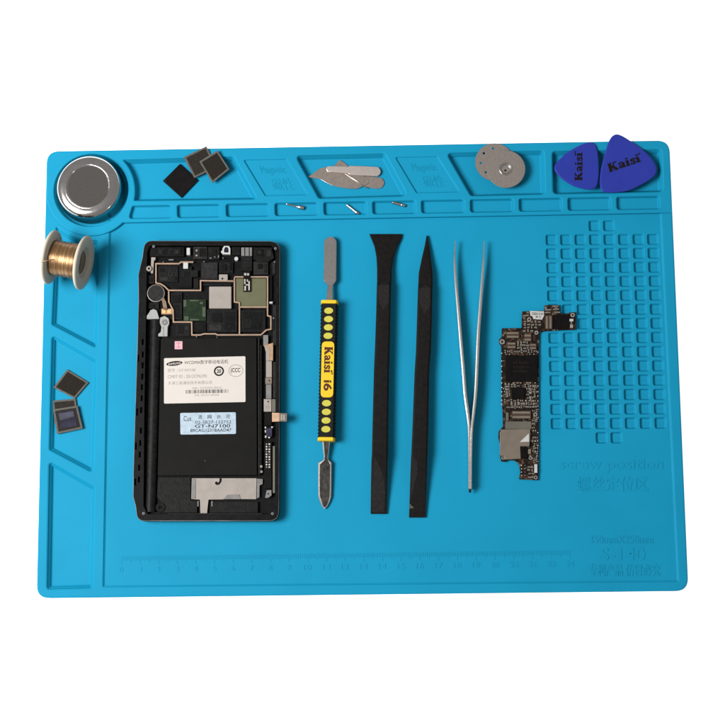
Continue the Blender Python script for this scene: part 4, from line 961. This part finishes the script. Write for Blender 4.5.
dots = [(501.9, y, 0, 1.15) for y in (353.2, 361, 366.2, 371.6, 378, 383, 387.6, 391.8, 396, 400.2, 404.4)]
dots += [(x, 382.9 if x > 512 else 383.6, 0, .9) for x in (505.4, 509.0, 513.4, 517.5, 520.9, 527.0, 530.4, 535.2)]
dots += [(538.0, y, 0, 1.0) for y in (352, 378, 380.2, 386, 391.6, 396, 401, 406, 432.8, 445.6)]
dots += [(521.6, y, 0, 1.0) for y in (465.4, 468.7, 472.1, 475.4)]+[(525.0, y, 0, .6) for y in (465.4, 468.7, 472.1, 475.4)]
dots += [(530.2, 392.6, 0, 1.3), (526, 400.6, 0, 1.2), (529.2, 400.6, 0, .9), (533.2, 401, 0, 1.1), (533.2, 423.2, 0, 1.2)]
dots += [(x, 354.2, 0, .9) for x in (506, 509.6, 530.0, 534)]
place('solder_point', dots)
caps = []; res = []
def fill(lst, x0, y0, x1, y1, dx, dy, skip=(), p=.85):
    y = y0
    while y <= y1:
        x = x0+rb.uniform(0, dx*.4)
        while x <= x1:
            if rb.random() < p and not any(a <= x <= c and b <= y <= d for a, b, c, d in skip):
                lst.append((x+rb.uniform(-.3, .3), y+rb.uniform(-.3, .3), rb.choice([0, 0, math.pi/2]), rb.uniform(1.15, 1.6)))
            x += dx
        y += dy
chipz = [(509.5, 386.6, 526.6, 400.4)]
fill(caps, 504.6, 386.0, 536.6, 407.2, 3.3, 3.0, chipz)
fill(caps, 504.6, 351.4, 536, 353, 3.3, 3, p=.8)
fill(caps, 533.2, 410.6, 537.2, 462, 3.0, 3.4, [(532, 412, 538, 417)], p=.9)
fill(res, 506.4, 386.6, 536, 407.0, 3.9, 3.4, chipz, p=.75)
fill(res, 517.4, 342.6, 528.6, 350.6, 3.2, 2.8, p=.9)
fill(res, 523.8, 321.8, 541.6, 331.2, 3.6, 3.0, [(533.5, 330, 539, 336)], p=.8)
fill(res, 523.6, 312.6, 528.6, 317.4, 3.0, 3.0, p=.9)
fill(res, 554, 306.4, 558.6, 312.6, 3.2, 3.0, p=.8); fill(res, 546, 309.8, 552, 313.8, 3.0, 3.0, p=.8)
fill(res, 528.4, 463.6, 533.0, 477.6, 3.4, 3.4, p=.8); fill(res, 570.4, 322.4, 574, 323.4, 3, 3)
print('components', len(caps), len(res))
place('capacitor', caps[:99]); place('resistor', res[:99])

# ================================================================== LIGHT
w = bpy.data.worlds.new('World'); scene.world = w; w.use_nodes = True
bg = w.node_tree.nodes['Background']; bg.inputs['Color'].default_value = (1, 1, 1, 1); bg.inputs['Strength'].default_value = .40
def area_lamp(name, loc, target, size, power, col=(1, 1, 1)):
    l = bpy.data.lights.new(name, 'AREA'); l.shape = 'RECTANGLE'; l.size, l.size_y = size; l.energy = power; l.color = col
    o = bpy.data.objects.new(name, l); C.objects.link(o); o.location = Vector(loc)
    o.rotation_euler = (Vector(target)-Vector(loc)).to_track_quat('-Z', 'Y').to_euler(); return o
area_lamp('key_softbox', (-.60, -.04, .78), (-.22, .45, 0), (.44, .42), 21.8)
area_lamp('glint_lamp', (.55, -.55, .42), (-.1, .05, 0), (.09, .09), .25, (1, .99, .97))
vs = scene.view_settings; scene.display_settings.display_device = 'sRGB'
vs.view_transform = 'Standard'; vs.look = 'None'; vs.exposure = 0; vs.gamma = 1; vs.use_curve_mapping = False
for o in scene.objects:
    if '_o' in o: del o['_o']
